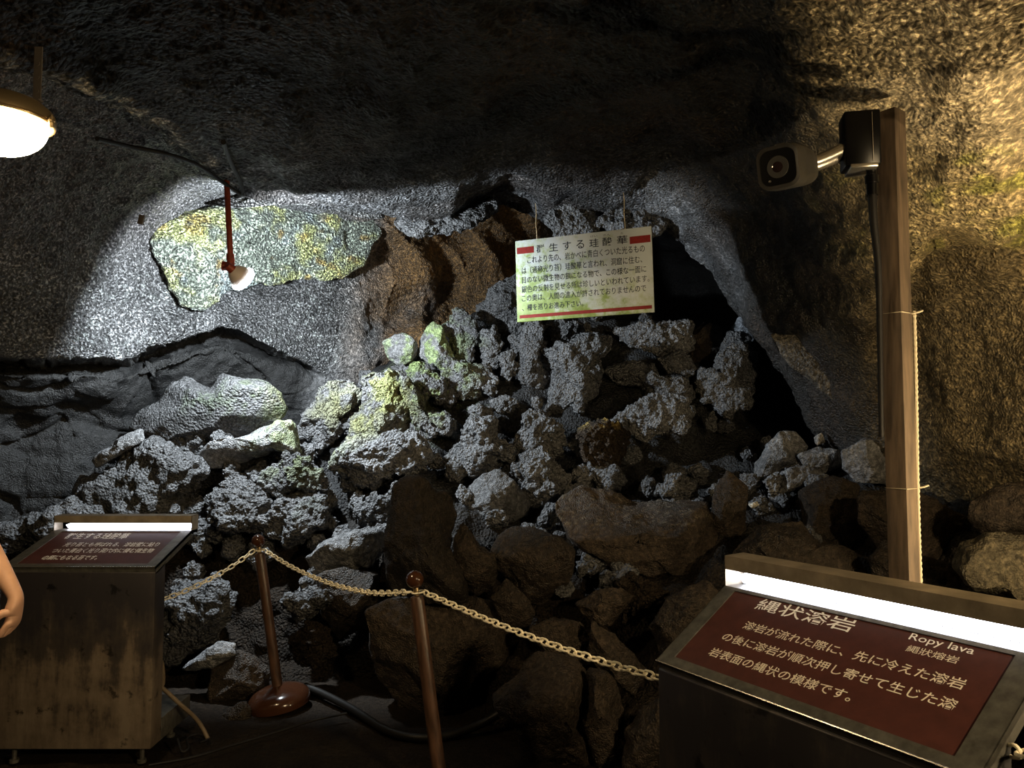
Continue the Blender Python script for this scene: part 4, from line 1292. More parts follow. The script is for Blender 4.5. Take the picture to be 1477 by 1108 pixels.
    for (q, s) in ((A0, 1), (A1, -1)):                                                             # ends
        pts = [q - up * 0.016, q + up * hood_h, q - e2 * hd + up * (hood_h - 0.002), q - e2 * hd - up * 0.016]
        pts2 = [p + e1 * 0.003 * s for p in pts]
        hm.add(pts + pts2, [(0, 1, 2, 3), (7, 6, 5, 4)] + [(k, 4 + k, 4 + (k + 1) % 4, (k + 1) % 4) for k in range(4)])
    hm.build('hood', M_hood, root)
    ln = MB()
    c0, c1 = A0 - e2 * 0.001 + e1 * 0.004, A1 - e2 * 0.001 - e1 * 0.004
    ln.quadplate(c0 + up * 0.001, c1 + up * 0.001, c1 + up * (hood_h - 0.004), c0 + up * (hood_h - 0.004), 0.0)
    ln.build('hood_lining', M_diff, root)
    g0, g1 = glow_span
    stp = MB()
    s0, s1 = A0 + e1 * (W * g0), A0 + e1 * (W * g1)
    sh_ = hood_h * 0.36
    stp.add([s0 - e2 * 0.004 + up * 0.002, s1 - e2 * 0.004 + up * 0.002, s1 - e2 * 0.016 + up * 0.004, s0 - e2 * 0.016 + up * 0.004,
             s1 - e2 * 0.040 + up * (sh_ - 0.004), s0 - e2 * 0.040 + up * (sh_ - 0.004), s1 - e2 * 0.004 + up * sh_, s0 - e2 * 0.004 + up * sh_],
            [(0, 1, 2, 3), (3, 2, 4, 5), (5, 4, 6, 7), (0, 7, 6, 1), (0, 3, 5, 7), (1, 6, 4, 2)])
    stp.build('light_strip', M_strip, root)
    return root, at


def ray_to_plane(px, py, o, e1, es):
    p = np.array(P(px, py, 1.0)) - np.array([0, 0, CAMH])
    A = np.stack([p, -np.array(e1), -np.array(es)], 1)
    s = np.linalg.solve(A, np.array(o) - np.array([0, 0, CAMH]))
    return s[1], s[2]


# right lectern, turned towards the path
rb = V(949, 958, 2.126)
rz = rb.z
re1, re2 = Vector((0.5227, -0.8525, 0)), Vector((0.8525, 0.5227, 0))
RUN, RISE, RW = 0.268, 0.1716, 0.84
rs = (re2 * RUN + Vector((0, 0, RISE)))
RL = rs.length
rs = rs / RL


def uvr(px, py):
    return ray_to_plane(px, py, rb, re1, rs)


RIGHT_LINES = []
for txt, a, b_, hh, bold, mt in (
        ('縄状溶岩', (1091, 881), (1226, 921), 0.045, 0.005, M_whiteletter),
        ('溶岩が流れた際に、先に冷えた溶岩', (1071, 912), (1391, 1001), 0.030, 0.006, M_letter),
        ('の後に溶岩が順次押し寄せて生じた溶', (1041, 928), (1378, 1032), 0.030, 0.006, M_letter),
        ('岩表面の縄状の模様です。', (1021, 951), (1228, 1017), 0.030, 0.006, M_letter),
        ('Ropy lava', (1310, 931), (1404, 953), 0.027, 0.004, M_whiteletter),
        ('繩狀熔岩', (1307, 946), (1383, 963), 0.021, 0.002, M_letter)):
    u0, s0 = uvr(*a)
    u1, s1 = uvr(*b_)
    RIGHT_LINES.append((txt, u0, (s0 + s1) / 2, u1 - u0, hh, bold, mt))
ua, sa = uvr(977, 951)
ub, sb = uvr(1397, 1099)
uc, sc_ = uvr(1073, 843)
print('RIGHT', ua, sa, ub, sb, uc, sc_, RL, RW, [(round(q[1], 3), round(q[2], 3), round(q[3], 3)) for q in RIGHT_LINES])
lectern('large steel lectern with maroon ropy lava panel at lower right', rb, re1, re2, RW, RUN, RISE, 0.088, 0.11,
        (0.045, 0.055, 0.03, 0.012), RIGHT_LINES, (0.02, 0.98))

# left lectern, facing the viewer
lb = V(2, 822, 3.545)
le1, le2 = Vector((1, 0, 0)), Vector((0, 1, 0))
LRUN, LRISE, LW = 0.395, 0.114, 0.70
ls = (le2 * LRUN + Vector((0, 0, LRISE)))
LL = ls.length
ls = ls / LL


def uvl(px, py):
    return ray_to_plane(px, py, lb, le1, ls)


LEFT_LINES = []
for txt, a, b_, hh, bold, mt in (
        ('群生する珪酸華', (91, 780.5), (181, 780.5), 0.070, 0.010, M_whiteletter),
        ('光り苔とも呼ばれる、溶岩壁に貼り', (88, 793), (228, 790.5), 0.050, 0.008, M_whiteletter),
        ('ついた青白く光り洞穴内に棲む微生物', (71, 801.5), (219, 800), 0.050, 0.008, M_whiteletter),
        ('の餌にもなる苔です。', (58, 811), (138, 811), 0.050, 0.008, M_whiteletter)):
    u0, s0 = uvl(*a)
    u1, s1 = uvl(*b_)
    LEFT_LINES.append((txt, u0, (s0 + s1) / 2, u1 - u0, hh, bold, mt))
print('LEFT', LL, [(round(q[1], 3), round(q[2], 3), round(q[3], 3)) for q in LEFT_LINES])
lectern('steel lectern with stained front and lit maroon panel at left', lb, le1, le2, LW, LRUN, LRISE, 0.075, 0.105,
        (0.05, 0.05, 0.035, 0.012), LEFT_LINES, (0.06, 0.97))

# ------------------------------------------------------------------ hanging sign
TL, TR = V(743, 348, 4.86), V(940.6, 326, 4.57)
BLs, BRs = V(748.5, 464.7, 4.86), V(945, 450, 4.57)
sx = ((TR - TL) + (BRs - BLs)).normalized()
sv = ((BLs - TL) + (BRs - TR))
sv = (sv - sx * sv.dot(sx)).normalized()
SW = ((TR - TL).length + (BRs - BLs).length) / 2
SH = ((BLs - TL).length + (BRs - TR).length) / 2
sn = sx.cross(-sv).normalized()                       # towards the viewer
print('SIGN', SW, SH)
sroot = thing('hanging_sign', 'white hanging notice board with red bars and algae stains', 'sign', TL)
Rm = Matrix((sx, -sn, -sv)).transposed().to_4x4()     # local x along, local z up, local -y to the viewer
sroot.matrix_world = Matrix.Translation(TL) @ Rm
m = MB()
m.box((SW / 2, 0.008, -SH / 2), (SW, 0.016, SH))
board = m.build('board', M_sign, sroot, bevel=0.002)
board['label'] = 'white board stained green by algae'


def bar(x0, y0, x1, y1):
    b = MB()
    b.box(((x0 + x1) / 2 * SW, -0.0006, -(y0 + y1) / 2 * SH), ((x1 - x0) * SW, 0.0012, (y1 - y0) * SH))
    q = b.build('red_bar', M_signred, board)
    q['label'] = 'red painted bar'


bar(0.012, 0.085, 0.142, 0.165)
bar(0.848, 0.10, 0.992, 0.185)
bar(0.02, 0.918, 0.985, 0.958)


def sline(txt, x0, x1, ytop, ybot, bold=0.0):
    return lettering('lettering', txt, M_ink, board, (x0 * SW, 0, -ybot * SH), (1, 0, 0), (0, 0, 1), (x1 - x0) * SW, (ybot - ytop) * SH, bold, 0.001)


title_parts = []
for ch, x0, x1 in (('群', .162, .222), ('生', .258, .326), ('す', .362, .424), ('る', .462, .520), ('珪', .558, .626), ('酸', .654, .722), ('華', .758, .832)):
    title_parts.append(sline(ch, x0, x1, 0.075, 0.175, 0.006))
for ch, x0, x1 in (('けい', .568, .618), ('さん', .660, .712), ('か', .785, .803)):
    title_parts.append(sline(ch, x0, x1, 0.035, 0.058))
bmj = bmesh.new()
for q in title_parts:
    bmj.from_mesh(q.data)
bmj.to_mesh(title_parts[0].data)
bmj.free()
for q in title_parts[1:]:
    bpy.data.objects.remove(q)
sline('これより先の、岩かべに青白くついた光るもの', .090, .950, 0.205, 0.295, 0.004)
sline('は（通称光り苔）珪酸華と言われ、洞窟に住む、', .045, .930, 0.330, 0.418, 0.004)
sline('目のない微生物の餌になる物で、この様な一面に', .045, .955, 0.448, 0.532, 0.004)
sline('銀色の反射を見せる所は珍しいといわれています。', .040, .975, 0.562, 0.646, 0.004)
sline('この奥は、人間の進入が許されておりませんので', .040, .950, 0.672, 0.756, 0.004)
sline('、柵を巡りお進み下さい。', .040, .500, 0.790, 0.870, 0.004)
for u in (0.165, 0.815):
    b = MB()
    a0 = Vector((u * SW, 0.004, -0.012))
    pts = [a0 + Vector((0, 0, k * 0.03)) + Vector((0.002 * math.sin(k * 1.3), 0.001 * math.cos(k), 0)) for k in range(9)]
    b.tube(pts, 0.0028, 6)
    b.build('hanging_wire', M_string, sroot, smooth=True)


# ------------------------------------------------------------------ stanchions and chains
def stanchion(label, base, top, hook_label=None):
    base, top = Vector(base), Vector(top)
    ax = (top - base)
    Hh = ax.length
    q = Vector((0, 0, 1)).rotation_difference(ax.normalized())
    root = thing('stanchion', label, 'barrier post', base)
    root.rotation_mode = 'QUATERNION'
    root.rotation_quaternion = q
    MB().lathe([(0.005, 0.0), (0.150, 0.0), (0.166, 0.010), (0.168, 0.035), (0.160, 0.060), (0.140, 0.080), (0.105, 0.096), (0.06, 0.106), (0.036, 0.112), (0.03, 0.114)], 40).build('base', M_ball, root, smooth=True)
    MB().lathe([(0.028, 0.10), (0.0285, 0.2), (0.0275, 0.5), (0.0285, Hh - 0.115), (0.026, Hh - 0.105), (0.012, Hh - 0.100)], 24).build('pole', M_postbrown, root, smooth=True)
    MB().lathe([(0.012, Hh - 0.102), (0.0115, Hh - 0.06), (0.016, Hh - 0.058)], 16).build('neck', M_lampmetal, root, smooth=True)
    r = 0.036
    MB().lathe([(0.004, Hh - 2 * r + 0.0)] + [(r * math.sin(a), Hh - r - r * math.cos(a)) for a in np.linspace(0.25, math.pi - 0.05, 14)], 24).build('ball_finial', M_ball, root, smooth=True)
    mm = MB()
    n = 18
    mm.tube([(0.026 * math.cos(2 * math.pi * k / n) + 0.008, 0.026 * math.sin(2 * math.pi * k / n), Hh - 0.088) for k in range(n)], 0.0035, 6, closed=True)
    mm.build('chain_ring', M_chain, root, smooth=True)
    return root


sb1, st1 = V(404, 1017, 4.34), V(371, 771, 4.30)
sb1.z = floor_z(sb1.x, sb1.y) + 0.012
stanchion('brown barrier post standing whole with its round base, at left', sb1, st1)
st2 = V(596.5, 823, 3.16)
sb2 = Vector((-0.272, 3.16, floor_z(-0.272, 3.16) + 0.012))
stanchion('worn brown barrier post leaning in the centre, base below view', sb2, st2)


def link_mesh():
    Lh, Wd, r = 0.0190, 0.0112, 0.0037                 # half length, half width of the wire's centre line
    pts = []
    for k in range(7):
        a = -math.pi / 2 + math.pi * k / 6
        pts.append((Lh - Wd + Wd * math.cos(a), Wd * math.sin(a), 0))
    for k in range(7):
        a = math.pi / 2 + math.pi * k / 6
        pts.append((-(Lh - Wd) + Wd * math.cos(a), Wd * math.sin(a), 0))
    mb = MB()
    mb.tube(pts, r, 8, closed=True)
    o = mb.build('link', M_chain, None, smooth=True)
    me = o.data
    bpy.data.objects.remove(o)
    return me


LINK = link_mesh()


def chain(label, pts, group=None):
    c = crom(pts, 60)
    seg = np.linalg.norm(np.diff(c, axis=0), axis=1)
    acc = np.concatenate([[0], np.cumsum(seg)])
    pitch = 0.0310
    n = int(acc[-1] / pitch)
    root = thing('barrier_chain', label, 'chain', Vector(c[0].tolist()))
    for k in range(n):
        s = (k + 0.5) * acc[-1] / n
        p = np.array([np.interp(s, acc, c[:, j]) for j in range(3)])
        p0 = np.array([np.interp(max(s - 0.01, 0), acc, c[:, j]) for j in range(3)])
        p1 = np.array([np.interp(s + 0.01, acc, c[:, j]) for j in range(3)])
        t = Vector((p1 - p0).tolist()).normalized()
        side = t.cross(Vector((0, 0, 1))).normalized()
        up = side.cross(t)
        a = math.radians(12 + 90 * (k % 2) + 6 * math.sin(k * 1.7))
        y = up * math.cos(a) + side * math.sin(a)
        zz = t.cross(y)
        o = link('link', LINK, None, root)
        M = Matrix((t, y, zz)).transposed().to_4x4()
        M.translation = Vector(p.tolist()) - root.location
        o.matrix_local = M
    return root


def on_post(b, t, dx):
    a = (t - b).normalized()
    return b + a * ((t - b).length - 0.088) + Vector((dx, 0, 0))


h1l, h1r = on_post(sb1, st1, -0.028), on_post(sb1, st1, 0.03)
h2l, h2r = on_post(sb2, st2, -0.028), on_post(sb2, st2, 0.032)
chain('cream chain running from behind the left lectern up to the left post', [V(226, 868, 4.02), V(275, 849, 4.12), V(330, 820, 4.24), h1l])
chain('cream chain sagging between the two brown posts', [h1r, V(425, 820, 4.05), V(480, 843, 3.72), V(535, 855, 3.42), h2l])
chain('cream chain stretched from the centre post to the right lectern', [h2r, V(700, 893, 2.86), V(790, 928, 2.62), V(880, 958, 2.42), V(955, 979, 2.27)])
chain('short bright chain end right of the large lectern', [V(1452, 1083, 1.47), V(1475, 1086, 1.43), V(1530, 1104, 1.34)])

# ------------------------------------------------------------------ timber post, conduit, ties
pc = Vector((1.318, 2.62, 0))
yaw = math.radians(-55 + 90)                         # one face turned to the right, one to the left
Rp = Matrix.Rotation(yaw, 3, 'Z')
m = MB()
m.box((0, 0, 1.305), (0.072, 0.072, 2.61), Rp)
post = m.build('timber_post', M_wood, None, bevel=0.004)
post.location = pc
tag(post, 'weathered square timber post propping up the cave roof', 'post')
for (py, nail) in ((453, 0), (704, 1)):
    zt = P(1290, py, 2.62)[2]
    hp = 0.0385
    mm = MB()
    pts = [Rp @ Vector((x, y, zt)) for x, y in ((hp, hp), (-hp, hp), (-hp, -hp), (hp, -hp))]
    mm.tube(pts, 0.0022, 6, closed=True)
    kk = Rp @ Vector((hp + 0.004, -hp, zt))
    mm.tube([Rp @ Vector((hp, -hp + 0.01, zt)), kk + Vector((0.012, -0.004, 0.004)), kk + Vector((0.028, -0.006, 0.010))], 0.0035, 6)
    q = mm.build('string_tie', M_string, post, smooth=True)
    q['label'] = 'pale string tied round the post'
ridge = MB()
cpos = Rp @ Vector((0.044, -0.034, 0))
n = 400
ridge.tube([pc + cpos + Vector((0.004 * math.sin(k / 50), 0, 0.05 + 1.86 * k / n)) for k in range(n + 1)], 0.0, 8, rfun=lambda i: 0.0075 if i % 4 < 2 else 0.0058)
q = ridge.build('corrugated_conduit', M_string, None, smooth=True)
arrange(q, (pc + cpos).to_tuple())
tag(q, 'thin ribbed conduit running up right side of the timber post', 'conduit')

# ------------------------------------------------------------------ security camera with its box
jb = V(1240, 205, 2.56)
jroot = thing('junction_box', 'black junction box fixed left of the timber post top', 'junction box', jb - Vector((0, 0, 0.10)))
Rj = Matrix.Rotation(math.radians(-12), 3, 'Z')
mm = MB()
mm.box((0, 0, 0.10), (0.115, 0.09, 0.19), Rj)
mm.build('box_body', M_black, jroot, bevel=0.008)
mm = MB()
mm.box(Rj @ Vector((0.03, -0.047, 0.10)), (0.003, 0.004, 0.17), Rj)
mm.box(Rj @ Vector((0.0, -0.01, 0.0)), (0.085, 0.10, 0.014), Rj)
q = mm.build('metal_bracket', M_chrome, jroot, bevel=0.002)
q['label'] = 'shiny metal bracket'
mm = MB()
gx_ = Rj @ Vector((0.032, -0.012, 0))
mm.lathe([(0.018, -0.09), (0.018, -0.05), (0.022, -0.048), (0.022, -0.022), (0.017, -0.02), (0.017, -0.004)], 16, Matrix.Translation(gx_))
mm.build('cable_gland', M_black, jroot, smooth=True)
g0 = jb - Vector((0, 0, 0.10)) + gx_
mm = MB()
cpts = crom([g0 + Vector((0, 0, -0.085)), g0 + Vector((0.002, 0.0, -0.18)), g0 + Vector((0.022, 0.02, -0.32)), g0 + Vector((0.036, 0.05, -0.5)), g0 + Vector((0.04, 0.07, -0.9))], 30)
mm.tube(cpts, [0.015 - 0.007 * i / len(cpts) for i in range(len(cpts))], 10)
q = mm.build('black_cable', M_cable, None, smooth=True)
arrange(q, g0.to_tuple())
tag(q, 'black cable hanging from junction box down behind the post', 'cable')

cc = V(1124, 241, 2.42)
fwd = (Vector((0, 0, 1.36)) - cc)                     # the lens looks towards the viewer's left
fwd = Vector((-1.5, -1.75, -0.55)).normalized()
rt = fwd.cross(Vector((0, 0, 1))).normalized()
upv = rt.cross(fwd)
Mc = Matrix((rt, upv, -fwd)).transposed().to_4x4()    # local -z is the viewing direction of the camera
croot = thing('security_camera', 'grey bullet security camera looking left beside the timber post', 'camera')
croot.matrix_world = Matrix.Translation(cc) @ Mc


def rsq(w, h, r, z, n=6, dx=0, dy=0):
    pts = []
    for (sx_, sy_, a0) in ((1, 1, 0), (-1, 1, 90), (-1, -1, 180), (1, -1, 270)):
        for k in range(n + 1):
            a = math.radians(a0 + 90 * k / n)
            pts.append(Vector((dx + sx_ * (w / 2 - r) + r * math.cos(a), dy + sy_ * (h / 2 - r) + r * math.sin(a), z)))
    return pts


def loft(mb, rings, cap=True):
    n = len(rings[0])
    vs = [p for r in rings for p in r]
    fs = []
    for i in range(len(rings) - 1):
        for k in range(n):
            k2 = (k + 1) % n
            fs.append((i * n + k, i * n + k2, (i + 1) * n + k2, (i + 1) * n + k))
    if cap:
        fs.append(tuple(reversed(range(n))))
        fs.append(tuple((len(rings) - 1) * n + k for k in range(n)))
    mb.add(vs, fs)


mm = MB()
loft(mm, [rsq(.122, .122, .03, -0.012), rsq(.134, .134, .035, -0.014), rsq(.138, .138, .036, 0.0), rsq(.138, .138, .036, 0.06), rsq(.136, .136, .036, 0.063)])
mm.build('front_housing', M_camgrey, croot, smooth=True)
mm = MB()
loft(mm, [rsq(.134, .134, .036, 0.065), rsq(.132, .130, .036, 0.12), rsq(.118, .112, .036, 0.19), rsq(.09, .085, .034, 0.215)])
mm.build('rear_housing', M_camgrey, croot, smooth=True)
mm = MB()
loft(mm, [rsq(.112, .112, .03, -0.0135), rsq(.112, .112, .03, -0.006)])
q = mm.build('face_plate', M_black, croot, smooth=True)
mm = MB()
mm.lathe([(0.012, -0.0155), (0.034, -0.0155), (0.036, -0.013), (0.036, -0.008)], 28)
mm.build('lens_ring', M_camgrey, q, smooth=True)
mm = MB()
mm.lathe([(0.001, -0.018), (0.010, -0.0175), (0.017, -0.0162), (0.017, -0.010)], 24)
mm.build('lens', plain('lens_glass', (0.02, 0.012, 0.012), 0.05, spec=1.0), q, smooth=True)
mm = MB()
mm.lathe([(0.001, -0.0162), (0.004, -0.0160), (0.005, -0.013)], 12, Matrix.Translation((0.030, -0.040, 0)))
mm.build('indicator', M_chrome, q, smooth=True)
mm = MB()
mm.box((0.0705, 0.042, 0.030), (0.002, 0.014, 0.022))
q2 = mm.build('maker_plate', M_letter, croot)
q2['label'] = 'small pale plate'
mm = MB()
mm.box((0.0, 0.072, 0.03), (0.03, 0.008, 0.02))
mm.build('top_screw_tab', M_camgrey, croot, bevel=0.002)
# arm from the back of the camera to the junction box
arm0 = Matrix.Translation(cc) @ Mc @ Vector((0.01, 0.0, 0.20))
arm1 = jb + Rj @ Vector((-0.055, -0.005, -0.03))
inv = (Matrix.Translation(cc) @ Mc).inverted()
mm = MB()
mid = (arm0 + arm1) / 2 + Vector((0, 0, -0.004))
mm.tube([inv @ Vector(p.tolist()) for p in crom([arm0, mid, arm1], 5)], 0.028, 16)
q = mm.build('ball_joint_arm', M_chrome, croot, smooth=True)
q['label'] = 'brushed metal arm'

# ------------------------------------------------------------------ cold floodlight on the red pipe
FD = 4.42
ptop = V(326, 258, FD)
pbot = V(333, 384, FD)
froot = thing('pendant_floodlight', 'cold floodlight on a rusty red pipe hanging from the roof', 'lamp', ptop)
mm = MB()
mm.tube([Vector((0, 0, 0.05)), pbot - ptop], 0.0165, 14)
mm.build('pipe', M_redpipe, froot, smooth=True)
mm = MB()
dv = (pbot - ptop).normalized()
mm.tube([pbot - ptop - dv * 0.07, pbot - ptop + dv * 0.012], 0.022, 14)
kn = pbot - ptop + Vector((-0.012, 0.0, -0.002))
mm.tube([kn + Vector((-0.035, -0.01, 0.004)), kn + Vector((0.02, 0.0, -0.002))], [0.026, 0.026], 14)
mm.build('knuckle', M_redpipe, froot, smooth=True)
ld = Vector((0.06, 0.85, -0.25)).normalized()          # where the lamp points
lc = V(343, 396, FD) - ptop                           # middle of the bulb
hd_ = Vector((0.50, 0.68, -0.50)).normalized()
Q = Vector((0, 0, 1)).rotation_difference(hd_).to_matrix().to_4x4()
Ml = Matrix.Translation(lc) @ Q
mm = MB()
mm.lathe([(0.004, -0.085), (0.022, -0.084), (0.026, -0.05), (0.032, -0.04)], 22, Ml)
mm.build('socket', M_redpipe, froot, smooth=True)
mm = MB()
mm.lathe([(0.030, -0.045), (0.048, -0.025), (0.060, 0.0), (0.066, 0.02), (0.066, 0.026)], 28, Ml)
mm.build('bulb_body', M_lamphead, froot, smooth=True)
mm = MB()
mm.lathe([(0.064, 0.027), (0.076, 0.030), (0.079, 0.042), (0.070, 0.058), (0.048, 0.068), (0.02, 0.074), (0.002, 0.075)], 28, Ml)
q = mm.build('lens', M_coldlens, froot, smooth=True)
la = bpy.data.lights.new('cold_flood', 'SPOT')
la.spot_size = math.radians(171)
la.spot_blend = 0.25
la.shadow_soft_size = 0.05
la.energy = POWER_SPOT
la.color = (0.86, 0.95, 1.0)
lo = bpy.data.objects.new('lamp_light', la)
COL.objects.link(lo)
lo.parent = froot
lo.matrix_local = Matrix.Translation(lc + ld * 0.079) @ Vector((0, 0, -1)).rotation_difference(ld).to_matrix().to_4x4()

# cables on the roof leading to the floodlight
for pts, lab, r in (([(140, 200, 3.35), (190, 212, 3.6), (240, 222, 3.75), (285, 238, 4.0), (320, 262, 4.35), (346, 280, 4.5)], 'dark cable sweeping along the roof to the floodlight pipe', 0.011),
                    ([(322, 205, 3.6), (332, 232, 3.95), (345, 258, 4.3), (349, 276, 4.5), (340, 284, 4.55)], 'short dark cable dropping from the roof beside the red pipe', 0.013)):
    mm = MB()
    mm.tube([Vector(p.tolist()) for p in crom([V(*p) for p in pts], 12)], r, 8)
    q = mm.build('roof_cable', M_cable, None, smooth=True)
    arrange(q, V(*pts[0]).to_tuple())
    tag(q, lab, 'cable')
mm = MB()
a = V(204, 317, 4.3)
mm.box((0, 0, 0), (0.03, 0.02, 0.055), Matrix.Rotation(0.2, 3, 'Y'))
q = mm.build('wall_tag', M_bracket, None, bevel=0.002)
q.location = a
tag(q, 'small grey metal tag on the left wall above the slab', 'tag')


# ------------------------------------------------------------------ bulkhead lamps
def bulkhead(label, centre, glow, rz=0.0, hang=0.16):
    """centre: middle of the rim; the glass dome hangs below it"""
    root = thing('bulkhead_lamp', label, 'lamp', centre, (0, 0, rz))
    g = plain('warm_lamp_glass', (1, 0.9, 0.7), 0.4, emit=(1.0, 0.74, 0.40), es=glow)
    MB().lathe([(0.005, 0.050), (0.105, 0.050), (0.128, 0.030), (0.135, 0.012), (0.135, 0.0), (0.120, -0.002), (0.118, 0.004), (0.005, 0.006)], 40).build('housing', M_lampmetal, root, smooth=True)
    MB().lathe([(0.116, 0.0), (0.116, -0.012)] + [(0.116 * math.cos(a), -0.012 - 0.088 * math.sin(a)) for a in np.linspace(0.1, 1.5, 12)] + [(0.002, -0.1005)], 40).build('glass_dome', g, root, smooth=True)
    m = MB()
    n = 48
    m.tube([(0.128 * math.cos(2 * math.pi * k / n), 0.128 * math.sin(2 * math.pi * k / n), -0.004) for k in range(n)], 0.006, 8, closed=True)
    m.build('rim', M_lampmetal, root, smooth=True)
    for k in range(3):
        a = 2 * math.pi * k / 3 + 0.0
        m = MB()
        T = Matrix.Translation((0.141 * math.cos(a), 0.141 * math.sin(a), 0))
        m.lathe([(0.010, -0.006), (0.010, 0.004), (0.004, 0.005), (0.004, 0.012)], 12, T)
        m.lathe([(0.006, -0.024), (0.0085, -0.020), (0.0085, -0.008), (0.004, -0.006)], 12, T)
        m.build('thumb_screw', M_lampmetal, root, smooth=True)
    m = MB()
    m.box((0.098, 0, 0.05 + hang / 2), (0.022, 0.004, hang))
    m.box((-0.098, 0, 0.05 + hang / 2), (0.022, 0.004, hang))
    m.box((0, 0, 0.054), (0.22, 0.022, 0.004))
    for k in range(3):
        m.lathe([(0.006, -0.004), (0.006, 0.004)], 10, Matrix.Translation((0.098, 0, 0.08 + k * 0.04)) @ Matrix.Rotation(math.pi / 2, 4, 'X'))
    q = m.build('hanger_bracket', M_bracket, root)
    return root


bulkhead('round bulkhead lamp glowing warm under the roof at left edge', V(2, 172, 2.12), GLOW_LEFT)
# unseen floodlight for the right wall; stand and visor added to shape its light
wl = Vector((2.10, 1.90, 0.90))
wroot = thing('unseen_wall_floodlight', 'unseen floodlight on an added stand, washing the right wall', 'lamp', (wl.x, wl.y, 0.0))
wa = Vector((-0.30, 0.35, 0.88)).normalized()
Mw = Matrix.Translation((0, 0, wl.z)) @ Vector((0, 0, 1)).rotation_difference(wa).to_matrix().to_4x4()
MB().lathe([(0.03, -0.12), (0.09, -0.09), (0.118, -0.02), (0.118, 0.006), (0.104, 0.006), (0.102, -0.004), (0.01, -0.004)], 36, Mw).build('housing', M_lampmetal, wroot, smooth=True)
MB().lathe([(0.002, 0.0), (0.101, 0.0), (0.101, -0.002), (0.002, -0.002)], 36, Mw).build('lens', plain('unseen_warm_flood_glass', (1, 0.9, 0.7), 0.4, emit=(1.0, 0.76, 0.42), es=GLOW_RIGHT), wroot)
m = MB()
m.box((0, -0.085, wl.z + 0.11), (0.30, 0.004, 0.20), Matrix.Rotation(math.radians(-24), 3, 'X'))
m.build('added_visor', M_black, wroot)  # added flap that cuts light off the near roof
m = MB()
m.tube([(0, 0, -0.01), (0, 0, wl.z - 0.09)], 0.018, 12)
m.lathe([(0.01, -0.01), (0.12, -0.01), (0.12, 0.015), (0.02, 0.03)], 24)
m.build('added_stand', M_black, wroot, smooth=True)
bulkhead('unseen round bulkhead lamp behind the camera, right of the path', (2.0, -0.5, 2.3), GLOW_BACK)  # unseen lamp, set back here to balance chain and panel light

# ------------------------------------------------------------------ floor cables and hose
def floor_tube(name, label, cat, pts, r, mat):
    c = crom([V(*p) for p in pts], 14)
    mm = MB()
    mm.tube([Vector(p.tolist()) for p in c], r, 10)
    q = mm.build(name, mat, None, smooth=True)
    arrange(q, V(*pts[0]).to_tuple())
    return tag(q, label, cat)


def fd(py):
    v = (FH / 2 - py) / FPX
    return (0.015 - CAMH) * (cp - v * sp) / (sp + v * cp)


floor_tube('floor_hose', 'thick dark hose curving over the floor behind the middle post', 'hose',
           [(440, 990, fd(997)), (470, 1003, fd(1006)), (510, 1024, fd(1024)), (555, 1052, fd(1050)), (600, 1064, fd(1062)), (650, 1060, fd(1060)), (690, 1046, fd(1054)), (722, 1028, fd(1052))], 0.021, M_hose)
floor_tube('floor_cable', 'thin cable trailing over the floor in front of the left post', 'cable',
           [(215, 1104, fd(1104)), (280, 1092, fd(1092)), (340, 1074, fd(1074)), (400, 1056, fd(1056)), (450, 1040, fd(1040)), (500, 1029, fd(1030))], 0.006, M_cable)
floor_tube('tan_cable', 'tan looped cable bundle at the right side of the left lectern', 'cable',
           [(222, 1000, 3.70), (224, 965, 3.70), (229, 952, 3.71), (234, 960, 3.72), (235, 985, 3.73), (232, 990, 3.72), (245, 1002, 3.74), (262, 1018, 3.76), (280, 1034, 3.80), (292, 1050, 3.82), (300, 1066, fd(1068))], 0.010, M_tan)
floor_tube('white_cord', 'white thin cord looping down the lectern side', 'cord',
           [(231, 988, 3.70), (224, 1003, 3.69), (222, 1020, 3.69), (228, 1032, 3.70), (236, 1040, 3.71)], 0.004, M_letter)
floor_tube('floor_cable', 'small tangled cable loop on the floor right of the left lectern', 'cable',
           [(256, 1066, 3.72), (262, 1084, fd(1086)), (272, 1080, fd(1082)), (270, 1066, 3.8), (284, 1060, 3.85), (300, 1066, fd(1068)), (288, 1072, fd(1074))], 0.006, M_cable)


# ------------------------------------------------------------------ person at the left edge
def skin_mesh(name, chains, mat, parent, subdiv=2, loc=None):
    """chains: list of [(x, y, z, r), ...]; a chain may start with an int index into the point list"""
    pts, edges, rad = [], [], []
    for ch in chains:
        prev = None
        for q in ch:
            if isinstance(q, int):
                prev = q
                continue
            pts.append(Vector(q[:3]))
            rad.append((q[3], q[4] if len(q) > 4 else q[3]))
            if prev is not None:
                edges.append((prev, len(pts) - 1))
            prev = len(pts) - 1
    me = bpy.data.meshes.new(name)
    me.from_pydata(pts, edges, [])
    o = bpy.data.objects.new(name, me)
    COL.objects.link(o)
    o.modifiers.new('skin', 'SKIN').use_smooth_shade = True
    sv_ = me.skin_vertices[0].data
    for k, r in enumerate(rad):
        sv_[k].radius = r
        sv_[k].use_root = (k == 0)
    s = o.modifiers.new('sub', 'SUBSURF')
    s.levels = s.render_levels = subdiv
    bpy.context.view_layer.update()
    m2 = bpy.data.meshes.new_from_object(o.evaluated_get(bpy.context.evaluated_depsgraph_get()))
    bpy.data.objects.remove(o)
    m2.materials.clear()
    m2.name = name
    m2.polygons.foreach_set('use_smooth', np.ones(len(m2.polygons), bool))
    return link(name, m2, mat, parent)


PD = 2.5


def pl(px, py, dd=0.0):
    return tuple((V(px, py, PD + dd) - PB).to_tuple())


